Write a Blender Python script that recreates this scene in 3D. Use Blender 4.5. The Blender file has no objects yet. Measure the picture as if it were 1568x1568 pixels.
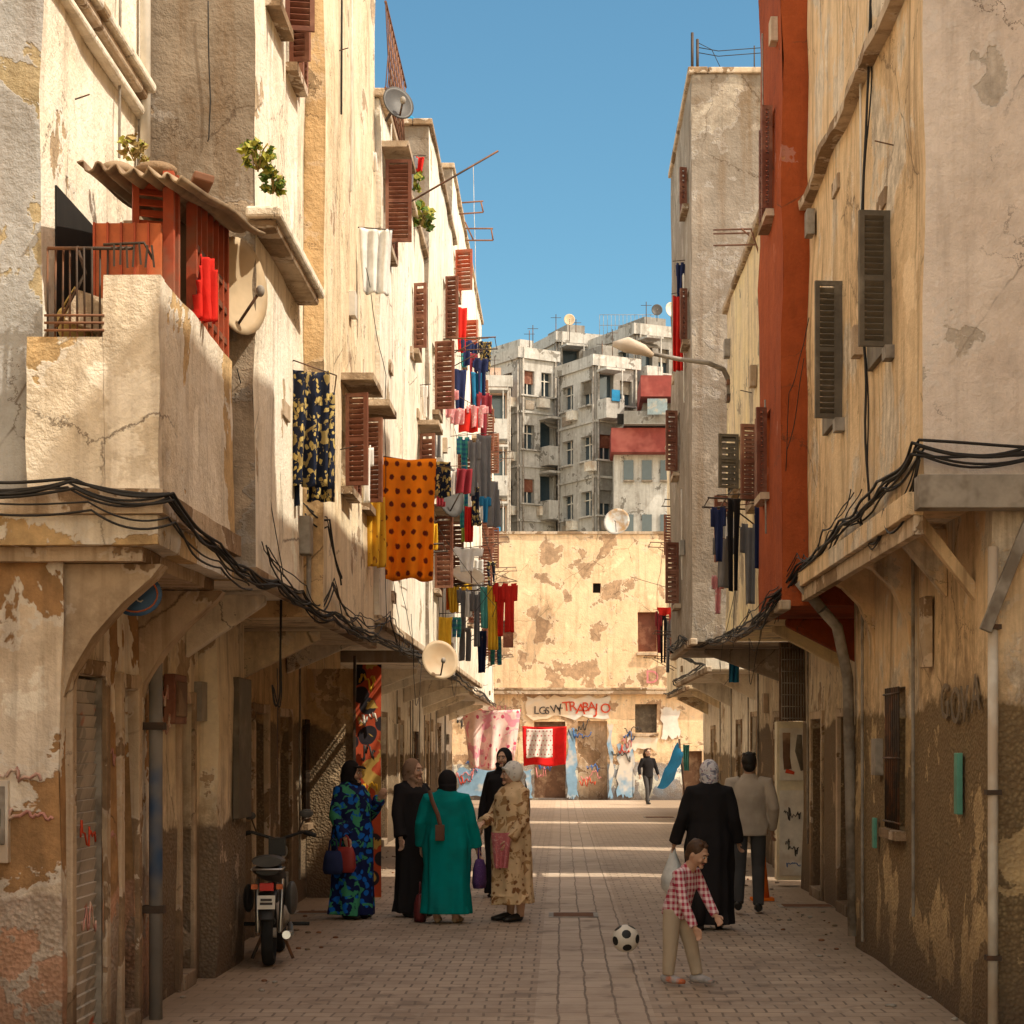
import bpy, bmesh, math, random
from mathutils import Vector, Matrix, noise, Euler
random.seed(7)
F=3049.0; VX,VY=860.0,1141.0; CH=1.8
V=Vector
def PX(px,Z): return (px-VX)*Z/F
def PZ(py,Z): return CH+(VY-py)*Z/F
def P(px,py,Z): return V((PX(px,Z),Z,PZ(py,Z)))
R=math.radians
# ---------------------------------------------------------------- materials
class NG:
    def __init__(s,name):
        s.m=bpy.data.materials.new(name); s.m.use_nodes=True; s.nt=s.m.node_tree; s.nt.nodes.clear()
        s.out=s.n('ShaderNodeOutputMaterial'); s.b=s.n('ShaderNodeBsdfPrincipled'); s.l(s.b.outputs[0],s.out.inputs[0])
    def n(s,t,**k):
        x=s.nt.nodes.new(t)
        for a,b in k.items(): setattr(x,a,b)
        return x
    def l(s,a,b): s.nt.links.new(a,b)
    def put(s,v,inp):
        if isinstance(v,bpy.types.NodeSocket): s.l(v,inp)
        else:
            if isinstance(v,(tuple,list)) and len(v)==3 and inp.type=='RGBA': v=(*v,1)
            inp.default_value=v
    def mix(s,f,a,b,mode='MIX'):
        x=s.n('ShaderNodeMix',data_type='RGBA',blend_type=mode); s.put(f,x.inputs[0]); s.put(a,x.inputs[6]); s.put(b,x.inputs[7]); return x.outputs[2]
    def ma(s,op,a,b=0.0,c=0.0):
        x=s.n('ShaderNodeMath',operation=op); s.put(a,x.inputs[0]); s.put(b,x.inputs[1]); s.put(c,x.inputs[2]); return x.outputs[0]
    def rng(s,v,a,b,c=0.0,d=1.0):
        x=s.n('ShaderNodeMapRange'); s.put(v,x.inputs[0]); 
        for i,q in enumerate((a,b,c,d)): x.inputs[i+1].default_value=q
        return x.outputs[0]
    def mp(s,vec,sc=(1,1,1),loc=(0,0,0),rot=(0,0,0)):
        x=s.n('ShaderNodeMapping'); s.l(vec,x.inputs[0]); x.inputs[1].default_value=loc; x.inputs[2].default_value=rot; x.inputs[3].default_value=sc; return x.outputs[0]
    def noi(s,vec,sc,det=4,ro=.55,dist=0):
        x=s.n('ShaderNodeTexNoise'); s.l(vec,x.inputs['Vector']); x.inputs['Scale'].default_value=sc; x.inputs['Detail'].default_value=det; x.inputs['Roughness'].default_value=ro; x.inputs['Distortion'].default_value=dist; return x.outputs[0]
    def vor(s,vec,sc,feat='F1',o=0):
        x=s.n('ShaderNodeTexVoronoi',feature=feat); s.l(vec,x.inputs['Vector']); x.inputs['Scale'].default_value=sc; return x.outputs[o]
    def pos(s): return s.n('ShaderNodeNewGeometry').outputs['Position']
    def obj(s): return s.n('ShaderNodeTexCoord').outputs['Object']
    def bump(s,h,st=.4,d=.02):
        x=s.n('ShaderNodeBump'); x.inputs['Strength'].default_value=st; x.inputs['Distance'].default_value=d; s.l(h,x.inputs['Height']); s.l(x.outputs[0],s.b.inputs['Normal'])
    def fin(s,col,ro=.8,me=0,spec=.3):
        s.put(col,s.b.inputs['Base Color']); s.put(ro,s.b.inputs['Roughness']); s.b.inputs['Metallic'].default_value=me; s.b.inputs['Specular IOR Level'].default_value=spec; return s.m
_sd=[0]
def stucco(name,base,alt,patch,pamt=.3,stain=.6,dado=None,dh=2.0,staincol=(.19,.12,.065),dado2=None,crack=.8,bump=True):
    g=NG(name); _sd[0]+=1; off=_sd[0]*7.3
    p=g.mp(g.pos(),loc=(off,off*.7,off*.3)); P0=g.pos()
    n1=g.noi(p,.8,4,.65); c=g.mix(g.rng(n1,.38,.62),base,alt)
    n3=g.noi(p,5,5,.72); c=g.mix(g.rng(n3,.4,.75,0,.5),c,tuple(x*.6 for x in alt))
    n2=g.noi(p,1.15,6,.62,.25); t=.67-.2*pamt; pf=g.rng(n2,t,t+.010); pe=g.rng(n2,t-.025,t-.018)
    pw=g.rng(n2,.36,.345); c=g.mix(g.ma('MULTIPLY',pw,.7),c,tuple(min(1,x*1.10+.04) for x in base))
    c=g.mix(g.ma('MULTIPLY',pe,.7),c,tuple(min(1,x*.72+.14) for x in base)); 
    c=g.mix(pf,c,g.mix(g.rng(n3,.35,.65),patch,tuple(x*.58 for x in patch)))
    st=g.noi(g.mp(p,(5,5,.35)),1.3,5,.65); sf=g.ma('MULTIPLY',g.rng(st,.49,.73),stain); c=g.mix(sf,c,staincol)
    bl=g.ma('MULTIPLY',g.ma('MULTIPLY',g.rng(n1,.52,.72),g.rng(n3,.42,.62)),stain*.9); c=g.mix(bl,c,staincol)
    wv=g.n('ShaderNodeVectorMath',operation='ADD'); g.l(p,wv.inputs[0]); g.l(g.ma('MULTIPLY',n3,.35),wv.inputs[1])
    ce=g.vor(wv.outputs[0],.9,'DISTANCE_TO_EDGE'); cf=g.ma('MULTIPLY',g.rng(ce,.0,.009,1,0),g.rng(n1,.47,.55)); cf=g.ma('MULTIPLY',cf,crack)
    if crack: c=g.mix(cf,c,(.08,.05,.03))
    z=g.n('ShaderNodeSeparateXYZ'); g.l(P0,z.inputs[0]); zz=z.outputs[2]
    h=g.ma('ADD',g.noi(p,22,3,.7),g.ma('MULTIPLY',pf,-.5))
    if dado:
        ze=g.ma('ADD',zz,g.ma('MULTIPLY',g.ma('SUBTRACT',n2,.5),.6))
        df=g.rng(ze,dh-.02,dh+.02,1,0)
        sp=g.vor(p,38); dc=g.mix(g.rng(sp,.15,.6),dado,tuple(x*.42 for x in dado))
        dc=g.mix(g.rng(n1,.35,.65),dc,dado2 or tuple(x*.6 for x in dado)); dc=g.mix(g.ma('MULTIPLY',pf,.8),dc,tuple(min(1,x*1.7) for x in dado))
        c=g.mix(df,c,dc); h=g.ma('ADD',h,g.ma('MULTIPLY',df,sp))
        c=g.mix(g.ma('MULTIPLY',g.rng(ze,dh+.02,dh+.55,.5,0),g.rng(n3,.35,.6)),c,staincol)
    gz=g.ma('ADD',zz,g.ma('MULTIPLY',n1,-.6)); c=g.mix(g.rng(gz,-.3,.4,.8,0),c,(.10,.07,.05))
    if bump: g.bump(h,.6,.02)
    return g.fin(c,.92,0,.15)
def plain(name,col,ro=.7,me=0,var=.35,sc=6,bump=.15,spec=.3,dirt=None):
    g=NG(name); p=g.obj(); n=g.noi(p,sc,4,.65); c=g.mix(g.rng(n,.35,.7),col,tuple(x*(1-var) for x in col))
    if dirt: c=g.mix(g.rng(g.noi(p,sc*.35,4,.7),.5,.62),c,dirt)
    return g.fin(c,ro,me,spec)
def cloth(name,base,spot=None,sc=14,lo=.28,hi=.33,spot2=None,kind='v'):
    g=NG(name); p=g.obj(); c=base
    n=g.noi(p,3,3,.6)
    if kind=='v' and spot:
        w=g.n('ShaderNodeVectorMath',operation='ADD'); dn=g.n('ShaderNodeTexNoise'); g.l(p,dn.inputs['Vector']); dn.inputs['Scale'].default_value=sc*.7; 
        mm=g.n('ShaderNodeVectorMath',operation='SCALE'); g.l(dn.outputs[1],mm.inputs[0]); mm.inputs['Scale'].default_value=.12; g.l(p,w.inputs[0]); g.l(mm.outputs[0],w.inputs[1])
        d=g.vor(w.outputs[0],sc); c=g.mix(g.rng(d,lo,hi,1,0),base,spot)
        if spot2:
            d2=g.noi(p,sc*.8,3,.5,1.0); c=g.mix(g.rng(d2,.56,.58),c,spot2)
    elif kind=='check':
        s=g.n('ShaderNodeSeparateXYZ'); g.l(p,s.inputs[0]); fx=g.ma('FRACT',g.ma('MULTIPLY',g.ma('ADD',s.outputs[0],s.outputs[1]),sc)); fz=g.ma('FRACT',g.ma('MULTIPLY',s.outputs[2],sc))
        a=g.ma('ADD',g.ma('MULTIPLY',g.ma('GREATER_THAN',fx,.5),.5),g.ma('MULTIPLY',g.ma('GREATER_THAN',fz,.5),.5)); c=g.mix(a,base,spot)
    elif kind=='dots':
        s=g.n('ShaderNodeSeparateXYZ'); g.l(p,s.inputs[0]); zr=g.ma('MULTIPLY',s.outputs[2],sc*.8); xr_=g.ma('ADD',g.ma('MULTIPLY',s.outputs[0],sc),g.ma('MULTIPLY',g.ma('FLOOR',zr),.5))
        x=g.ma('SUBTRACT',g.ma('FRACT',xr_),.5); z=g.ma('SUBTRACT',g.ma('FRACT',zr),.5)
        d=g.ma('SQRT',g.ma('ADD',g.ma('MULTIPLY',x,x),g.ma('MULTIPLY',z,z))); c=g.mix(g.rng(g.ma('ADD',d,g.ma('MULTIPLY',g.noi(p,30,2),.22)),lo+.1,hi+.1,1,0),base,spot)
    c=g.mix(g.rng(n,.4,.7,0,.3),c,(0.02,0.015,0.012),'MIX')
    g.bump(g.noi(p,9,3,.6),.3,.02); return g.fin(c,.85,0,.1)
M={}
M['white']=stucco('plaster_white',(.95,.88,.76),(.88,.78,.62),(.62,.47,.31),.2,.48,(.38,.29,.19),1.6)
M['cream']=stucco('plaster_cream',(.90,.77,.56),(.81,.65,.43),(.56,.41,.27),.32,.55,(.33,.24,.15),2.05)
M['clow']=stucco('plaster_cream_lower',(.90,.78,.58),(.80,.66,.46),(.58,.43,.28),.4,.58,(.38,.30,.22),1.2)
M['agedlow']=stucco('plaster_peeling',(.90,.82,.70),(.74,.59,.42),(.48,.28,.13),.85,.62,(.40,.21,.13),.95,dado2=(.74,.66,.56))
M['grayshade']=stucco('plaster_shaded_gray',(.32,.26,.195),(.24,.19,.14),(.50,.39,.28),.55,.75)  # shade of the camera-facing wall put into a gray plaster colour
M['blueshade']=stucco('plaster_shaded_bluegray',(.48,.48,.48),(.36,.36,.36),(.55,.45,.28),.5,.4)  # blue-gray paints in the shade on the balcony building's front wall
M['tan']=stucco('plaster_tan',(.74,.51,.27),(.61,.41,.21),(.48,.34,.20),.35,.58,(.33,.24,.15),2.0)
M['rtan']=stucco('plaster_rtan',(.86,.65,.41),(.74,.53,.31),(.88,.75,.58),.55,.78,(.40,.29,.155),2.08,dado2=(.25,.175,.095))
M['rpink']=stucco('plaster_palepink',(.84,.74,.66),(.75,.64,.56),(.64,.56,.48),.3,.34,(.38,.28,.16),2.08,dado2=(.25,.18,.10))
M['red']=stucco('plaster_red',(.42,.095,.028),(.34,.072,.022),(.55,.24,.12),.0,.32,(.28,.16,.10),2.0,(.10,.03,.015))
M['yellow']=stucco('plaster_yellow',(.94,.77,.44),(.85,.69,.47),(.52,.43,.31),.42,.58,(.32,.24,.16),2.0)
M['conc']=stucco('concrete',(.36,.30,.24),(.255,.21,.165),(.48,.41,.33),.45,.62)
M['back']=stucco('plaster_back',(.94,.70,.44),(.90,.64,.39),(.62,.41,.25),.62,.36,(.70,.60,.50),1.2,dado2=(.32,.44,.56))
M['apt1']=stucco('apt_white',(.54,.52,.485),(.435,.415,.38),(.28,.26,.23),.4,.55,crack=0,bump=False,staincol=(.16,.13,.10))
M['apt2']=stucco('apt_gray',(.30,.285,.26),(.23,.215,.195),(.22,.20,.18),.3,.5,crack=0,bump=False,staincol=(.12,.10,.08))
M['apt3']=stucco('apt_pink',(.60,.43,.33),(.52,.36,.27),(.42,.30,.24),.2,.35,crack=0,bump=False)
M['slab']=stucco('slab_concrete',(.64,.50,.36),(.49,.37,.25),(.34,.23,.14),.65,.72)
M['brown']=plain('shutter_brown',(.20,.07,.04),.6,dirt=(.28,.13,.08))
M['redwood']=plain('painted_red_wood',(.50,.095,.04),.6,dirt=(.32,.12,.07))
M['olive']=plain('shutter_olive',(.13,.105,.075),.6,dirt=(.19,.16,.12))
M['dark']=plain('dark_interior',(.022,.018,.015),.9)
M['glass']=plain('window_glass',(.04,.06,.075),.12,spec=.6,var=.2)
M['metal']=plain('rusty_metal',(.08,.055,.04),.6,.3,dirt=(.18,.08,.04))
M['cable']=plain('cable_black',(.025,.022,.02),.6)
M['pipe']=plain('pipe_gray',(.36,.32,.27),.6,dirt=(.16,.13,.10))
M['bluepipe']=plain('pipe_blue_stained',(.24,.22,.20),.6,sc=2,dirt=(.03,.08,.18))
M['door']=plain('door_brown',(.17,.09,.05),.65,dirt=(.28,.18,.11))
M['doorblue']=plain('door_bluegray',(.24,.30,.32),.6,dirt=(.34,.31,.26))
M['orange']=plain('orange_paint',(.62,.16,.055),.6,dirt=(.42,.17,.08))
M['whitep']=plain('white_paint',(.78,.73,.64),.6,dirt=(.5,.40,.30),sc=3)
M['yelldoor']=plain('cabinet_paint',(.82,.73,.52),.6,dirt=(.62,.48,.30),sc=3)
M['green']=plain('green_plastic',(.12,.36,.27),.5)
M['dish']=plain('dish_beige',(.60,.46,.30),.5,dirt=(.46,.30,.16),sc=2)
M['dishw']=plain('dish_white',(.60,.56,.50),.5,dirt=(.35,.20,.08),sc=3)
M['dishd']=plain('dish_dark',(.08,.075,.07),.5)
M['canopy']=plain('canopy_sheet',(.38,.27,.17),.8,dirt=(.18,.11,.07),sc=3)
M['rust']=plain('rust_band',(.24,.11,.06),.8)
M['leaf']=plain('leaf',(.12,.20,.03),.6,var=.6)
M['leafy']=plain('leaf_yellow',(.40,.38,.05),.6,var=.5)
M['dry']=plain('dry_grass',(.40,.28,.10),.9)
M['signblue']=plain('sign_blue',(.05,.12,.24),.5,dirt=(.12,.14,.18),sc=9)
M['ink']=plain('ink_dark',(.07,.06,.055),.8)
M['inkf']=plain('ink_faded_gray',(.22,.17,.12),.9,dirt=(.36,.27,.18),sc=14)
M['inkred']=plain('ink_red',(.70,.08,.03),.8)
M['inkpink']=plain('ink_pink',(.72,.26,.26),.8)
M['fade']=plain('ink_faded_red',(.60,.30,.25),.9,dirt=(.74,.60,.48),sc=12)
M['inkblue']=plain('ink_blue',(.06,.16,.42),.8)
M['skin']=plain('skin',(.56,.33,.22),.55,var=.12,sc=10)
M['skin2']=plain('skin_dark',(.40,.22,.14),.55,var=.12,sc=10)
M['hair']=plain('hair_dark',(.022,.015,.011),.6,sc=40,var=.5)
M['hairb']=plain('hair_brown',(.08,.04,.02),.6,sc=40,var=.5)
M['eyew']=plain('eye_white',(.7,.68,.64),.3,var=.05); M['lip']=plain('lip',(.36,.12,.10),.5,var=.1)
M['black']=cloth('cloth_black',(.018,.016,.017)); M['teal']=cloth('cloth_teal',(.0,.22,.21)); M['brownscarf']=cloth('scarf_brown',(.28,.17,.11),(.18,.10,.06),20)
M['bluerobe']=cloth('robe_blue_pattern',(.008,.014,.07),(.01,.12,.52),11,.36,.42,(.05,.26,.14))
M['tanrobe']=cloth('robe_tan_pattern',(.74,.52,.30),(.27,.12,.05),12,.28,.36,(.44,.25,.11))
M['whitescarf']=cloth('scarf_white',(.84,.80,.73),(.6,.55,.52),20); M['flowscarf']=cloth('scarf_floral',(.72,.68,.68),(.40,.18,.24),26,.2,.3,(.25,.24,.3))
M['grayj']=cloth('jacket_gray',(.45,.37,.29)); M['trous']=cloth('trousers_charcoal',(.07,.067,.066)); M['khaki']=cloth('trousers_khaki',(.46,.37,.27))
M['plaid']=cloth('shirt_plaid',(.82,.66,.66),(.42,.04,.08),22,kind='check')
M['shoe']=plain('shoe_black',(.025,.022,.02),.4); M['sandal']=plain('sandal_tan',(.42,.28,.16),.6); M['sneak']=plain('sneaker_gray',(.45,.43,.43),.6,dirt=(.6,.16,.06),sc=12)
M['bagp']=cloth('bag_purple',(.09,.04,.15),(.18,.10,.24),60); M['bagred']=plain('bag_red',(.32,.04,.035),.5); M['bagwine']=plain('bag_wine',(.14,.025,.025),.5); M['bagbr']=plain('bag_brown',(.16,.07,.04),.5)
M['bagw']=plain('plastic_bag',(.85,.84,.8),.35); M['pink']=cloth('cloth_pink',(.60,.18,.19),(.75,.38,.35),30)
M['ballw']=plain('ball_white',(.76,.70,.60),.45,var=.2); M['ballb']=plain('ball_black',(.02,.02,.02),.5)
M['tyre']=plain('tyre',(.02,.02,.02),.85); M['chrome']=plain('chrome',(.45,.43,.40),.3,.9); M['seat']=plain('seat_black',(.025,.023,.022),.45); M['tail']=plain('tail_red',(.6,.02,.015),.3)
M['odots']=cloth('cloth_orange_dots',(.88,.24,.01),(.13,.02,.01),9,.18,.26,kind='dots'); M['ochre']=cloth('cloth_ochre',(.72,.40,.04),(.35,.15,.03),14,.2,.25)
M['goldb']=cloth('cloth_black_gold',(.015,.02,.04),(.62,.46,.16),15,.33,.38,(.36,.26,.1)); M['cblue']=cloth('cloth_blue',(.03,.22,.42))
M['cred']=cloth('cloth_red',(.68,.03,.02)); M['cwhite']=cloth('cloth_white',(.84,.80,.74)); M['cgray']=cloth('cloth_gray',(.20,.19,.19)); M['cteal']=cloth('cloth_aqua',(.12,.42,.38)); M['cyel']=cloth('cloth_yellow',(.80,.48,.04)); M['cnavy']=cloth('cloth_navy',(.025,.035,.10)); M['cplaid']=cloth('cloth_plaid_blue',(.03,.12,.24),(.06,.32,.25),14,kind='check'); M['cpink']=cloth('cloth_rose',(.72,.30,.30),(.8,.6,.55),18); M['cmar']=cloth('cloth_maroon',(.26,.03,.04)); M['clime']=cloth('cloth_lime',(.38,.48,.08)); M['corange']=cloth('cloth_orange',(.78,.18,.02))
M['terrace']=plain('terrace_red',(.27,.055,.045),.8,dirt=(.35,.10,.08),sc=1)
M['bl1']=cloth('blanket_floral',(.88,.64,.58),(.62,.09,.16),3.6,.20,.24,(.84,.34,.42)); M['bl2']=cloth('blanket_red',(.70,.02,.02),(.8,.65,.6),2.2,.13,.16); M['bldot']=cloth('blanket_dots',(.80,.70,.64),(.45,.04,.05),9,.15,.2,kind='dots')
M['graf']=cloth('graffiti_panel',(.46,.075,.03),(.03,.025,.03),3.4,.34,.37,(.50,.32,.08))
M['graf2']=cloth('graffiti_shutter',(.50,.44,.38),(.50,.16,.10),3,.22,.28,(.36,.33,.29))
# ---------------------------------------------------------------- mesh builder
class MB:
    def __init__(s): s.bm=bmesh.new(); s.mats=[]
    def mi(s,k):
        if k not in s.mats: s.mats.append(k)
        return s.mats.index(k)
    def face(s,vs,k,sm=False):
        try: f=s.bm.faces.new(vs); f.material_index=s.mi(k); f.smooth=sm; return f
        except ValueError: return None
    def quad(s,pts,k): return s.face([s.bm.verts.new(p) for p in pts],k)
    def hexa(s,c,k):
        v=[s.bm.verts.new(p) for p in c]
        for a in ((0,3,2,1),(4,5,6,7),(0,1,5,4),(1,2,6,5),(2,3,7,6),(3,0,4,7)): s.face([v[i] for i in a],k)
    def box(s,x0,x1,y0,y1,z0,z1,k):
        x0,x1=sorted((x0,x1)); y0,y1=sorted((y0,y1)); z0,z1=sorted((z0,z1))
        s.hexa([V(p) for p in ((x0,y0,z0),(x1,y0,z0),(x1,y1,z0),(x0,y1,z0),(x0,y0,z1),(x1,y0,z1),(x1,y1,z1),(x0,y1,z1))],k)
    def obox(s,c,sz,rot,k):
        m=Matrix.Translation(c)@Euler(rot).to_matrix().to_4x4(); a,b,d=[q/2 for q in sz]
        s.hexa([m@V(p) for p in ((-a,-b,-d),(a,-b,-d),(a,b,-d),(-a,b,-d),(-a,-b,d),(a,-b,d),(a,b,d),(-a,b,d))],k)
    def loft(s,rings,k,cap=True):
        vr=[[s.bm.verts.new(p) for p in r] for r in rings]; n=len(vr[0])
        for a,b in zip(vr,vr[1:]):
            for i in range(n): s.face([a[i],a[(i+1)%n],b[(i+1)%n],b[i]],k,True)
        if cap: s.face(vr[0][::-1],k); s.face(vr[-1],k)
    def tube(s,pts,r,k,n=8,lat=None,fold=None):
        pts=[V(p) for p in pts]; N=len(pts); rings=[]; prev=None
        for i,p in enumerate(pts):
            t=(pts[min(i+1,N-1)]-pts[max(i-1,0)]).normalized()
            rr=r[i] if isinstance(r,list) else r
            ra,rb=(rr if isinstance(rr,tuple) else (rr,rr))
            if lat is not None: a=V(lat)
            elif prev is not None: a=prev
            else: a=V((1,0,0)) if abs(t.x)<.8 else V((0,0,1))
            a=(a-t*a.dot(t)).normalized(); prev=a; b=t.cross(a)
            ring=[]
            for j in range(n):
                th=2*math.pi*j/n; m=1+(fold(i/(N-1),th) if fold else 0)
                ring.append(p+a*math.cos(th)*ra*m+b*math.sin(th)*rb*m)
            rings.append(ring)
        s.loft(rings,k)
    def ell(s,c,r,k,n=16,Mx=None,f=None):
        c=V(c); rings=[]
        for i in range(1,n//2+4):
            ph=math.pi*i/(n//2+4); ring=[]
            for j in range(n):
                th=2*math.pi*j/n; q=V((math.sin(ph)*math.cos(th),math.sin(ph)*math.sin(th),-math.cos(ph)))
                if f: q=f(q)
                q=V((q.x*r[0],q.y*r[1],q.z*r[2])); 
                if Mx: q=Mx@q
                ring.append(c+q)
            rings.append(ring)
        s.loft(rings,k)
    def cyl(s,a,b,r,k,n=16): s.tube([a,b],r,k,n)
    def done(s,name,parent=None,bevel=0,remesh=0,Mx=None,smooth=0,world=True):
        bm=s.bm
        if Mx: bm.transform(Mx)
        bmesh.ops.recalc_face_normals(bm,faces=bm.faces)
        me=bpy.data.meshes.new(name); bm.to_mesh(me); bm.free()
        for k in s.mats: me.materials.append(M[k])
        o=bpy.data.objects.new(name,me); bpy.context.collection.objects.link(o)
        if parent:
            o.parent=parent
            if world: o.matrix_parent_inverse=Matrix.Translation(-parent.location)
        if bevel:
            b=o.modifiers.new('bevel','BEVEL'); b.width=bevel; b.segments=2; b.limit_method='ANGLE'; b.angle_limit=R(50)
        if remesh:
            q=o.modifiers.new('remesh','REMESH'); q.mode='VOXEL'; q.voxel_size=remesh; q.use_smooth_shade=True
            if smooth: w=o.modifiers.new('smooth','SMOOTH'); w.iterations=smooth; w.factor=.5
        return o
def root(name,loc=(0,0,0),rz=0):
    e=bpy.data.objects.new(name,None); e.empty_display_size=.3; e.location=loc; e.rotation_euler=(0,0,rz); bpy.context.collection.objects.link(e); return e
def jit(p,a=.018):
    q=noise.noise_vector(p*.9)*a+noise.noise_vector(p*3.1)*a*.6; return V((p.x+q.x,p.y+q.y,p.z+q.z*.4))
def gwall(mb,O,u,n,W,H,ops,k,dep=.2,cell=.4,ja=.028,vv=(0,0,1)):
    O,u,n,vv=V(O),V(u).normalized(),V(n).normalized(),V(vv)
    def brk(L,cs):
        s={0.0,round(L,4)}; [s.add(round(min(max(c,0),L),4)) for c in cs]
        s=sorted(s); r=[]
        for a,b in zip(s,s[1:]):
            m=max(1,int((b-a)/cell)); r+= [a+(b-a)*i/m for i in range(m)]
        return r+[s[-1]]
    A=brk(W,[c for o in ops for c in o[:2]]); B=brk(H,[c for o in ops for c in o[2:4]])
    vs={}
    def vt(i,j):
        if (i,j) not in vs: vs[(i,j)]=mb.bm.verts.new(jit(O+u*A[i]+vv*B[j],ja))
        return vs[(i,j)]
    for i in range(len(A)-1):
        for j in range(len(B)-1):
            a,b=(A[i]+A[i+1])/2,(B[j]+B[j+1])/2
            if any(o[0]<a<o[1] and o[2]<b<o[3] for o in ops): continue
            mb.face([vt(i,j),vt(i+1,j),vt(i+1,j+1),vt(i,j+1)],k)
    for o in ops:
        c=[O+u*a+vv*b for a,b in ((o[0],o[2]),(o[1],o[2]),(o[1],o[3]),(o[0],o[3]))]; d=-n*dep
        fr=[jit(q,ja) for q in c]
        for i in range(4): mb.quad([fr[i],fr[(i+1)%4],c[(i+1)%4]+d,c[i]+d],k)
        mb.quad([q+d for q in c],o[4] if len(o)>4 else 'dark')
def shutter(mb,a,b,z0,z1,k,sp=.05):
    a=V((a[0],a[1],0)); b=V((b[0],b[1],0)); u=(b-a); w=u.length; u.normalize(); ang=math.atan2(u.y,u.x)
    t=.035; fw=.035
    for q in (a+u*fw/2,b-u*fw/2): mb.obox(q+V((0,0,(z0+z1)/2)),(fw,t,z1-z0),(0,0,ang),k)
    for z in (z0+fw/2,z1-fw/2,(z0+z1)/2): mb.obox((a+b)/2+V((0,0,z)),(w-2*fw,t*.9,fw),(0,0,ang),k)
    z=z0+fw+sp/2
    while z<z1-fw:
        mb.obox((a+b)/2+V((0,0,z)),(w-2*fw,.01,sp*.95),(R(40),0,ang),k); z+=sp
def window_unit(par,s,xw,y,z0,w,h,col='brown',hood=False,leafw=.22,openang=75,rack=0,two=False):
    nx=-s; mb=MB(); mb.box(xw+nx*-.05,xw+nx*.09,y-.06,y+w+.06,z0-.07,z0-.005,'slab')
    sp=.045 if y<22 else .07
    ca,sa=math.cos(R(openang)),math.sin(R(openang))
    shutter(mb,(xw+nx*.03,y-.02),(xw+nx*(.03+leafw*sa),y-.02-leafw*ca),z0,z0+h,col,sp)
    if two: shutter(mb,(xw+nx*.03,y+w+.02),(xw+nx*(.03+leafw*sa),y+w+.02+leafw*ca*.6),z0,z0+h,col,sp)
    else: shutter(mb,(xw+nx*.04,y+w+.03),(xw+nx*.06,y+w+.03+leafw),z0,z0+h,col,sp)
    xi=xw-nx*.12
    for yy in (y+.03,y+w/2,y+w-.03): mb.box(xi-.02,xi+.02,yy-.025,yy+.025,z0,z0+h,'whitep' if random.random()<.5 else 'brown')
    if hood: mb.box(xw-nx*.04,xw+nx*.28,y-.15,y+w+.15,z0+h+.10,z0+h+.16,'slab'); 
    mb.done('window_shutters',par)
    if rack:
        r=MB(); zt=z0-.02
        for yy in (y-.1,y+w+.1):
            r.tube([(xw,yy,zt),(xw+nx*rack,yy,zt+.03)],.010,'metal',6); r.tube([(xw,yy,zt-.3),(xw+nx*rack*.7,yy,zt)],.008,'metal',6)
        for q in (.35,.65,.98): r.tube([(xw+nx*rack*q,y-.1,zt+.02),(xw+nx*rack*q,y+w+.1,zt+.02)],.006,'metal',5)
        r.done('drying_rack',par)
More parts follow.
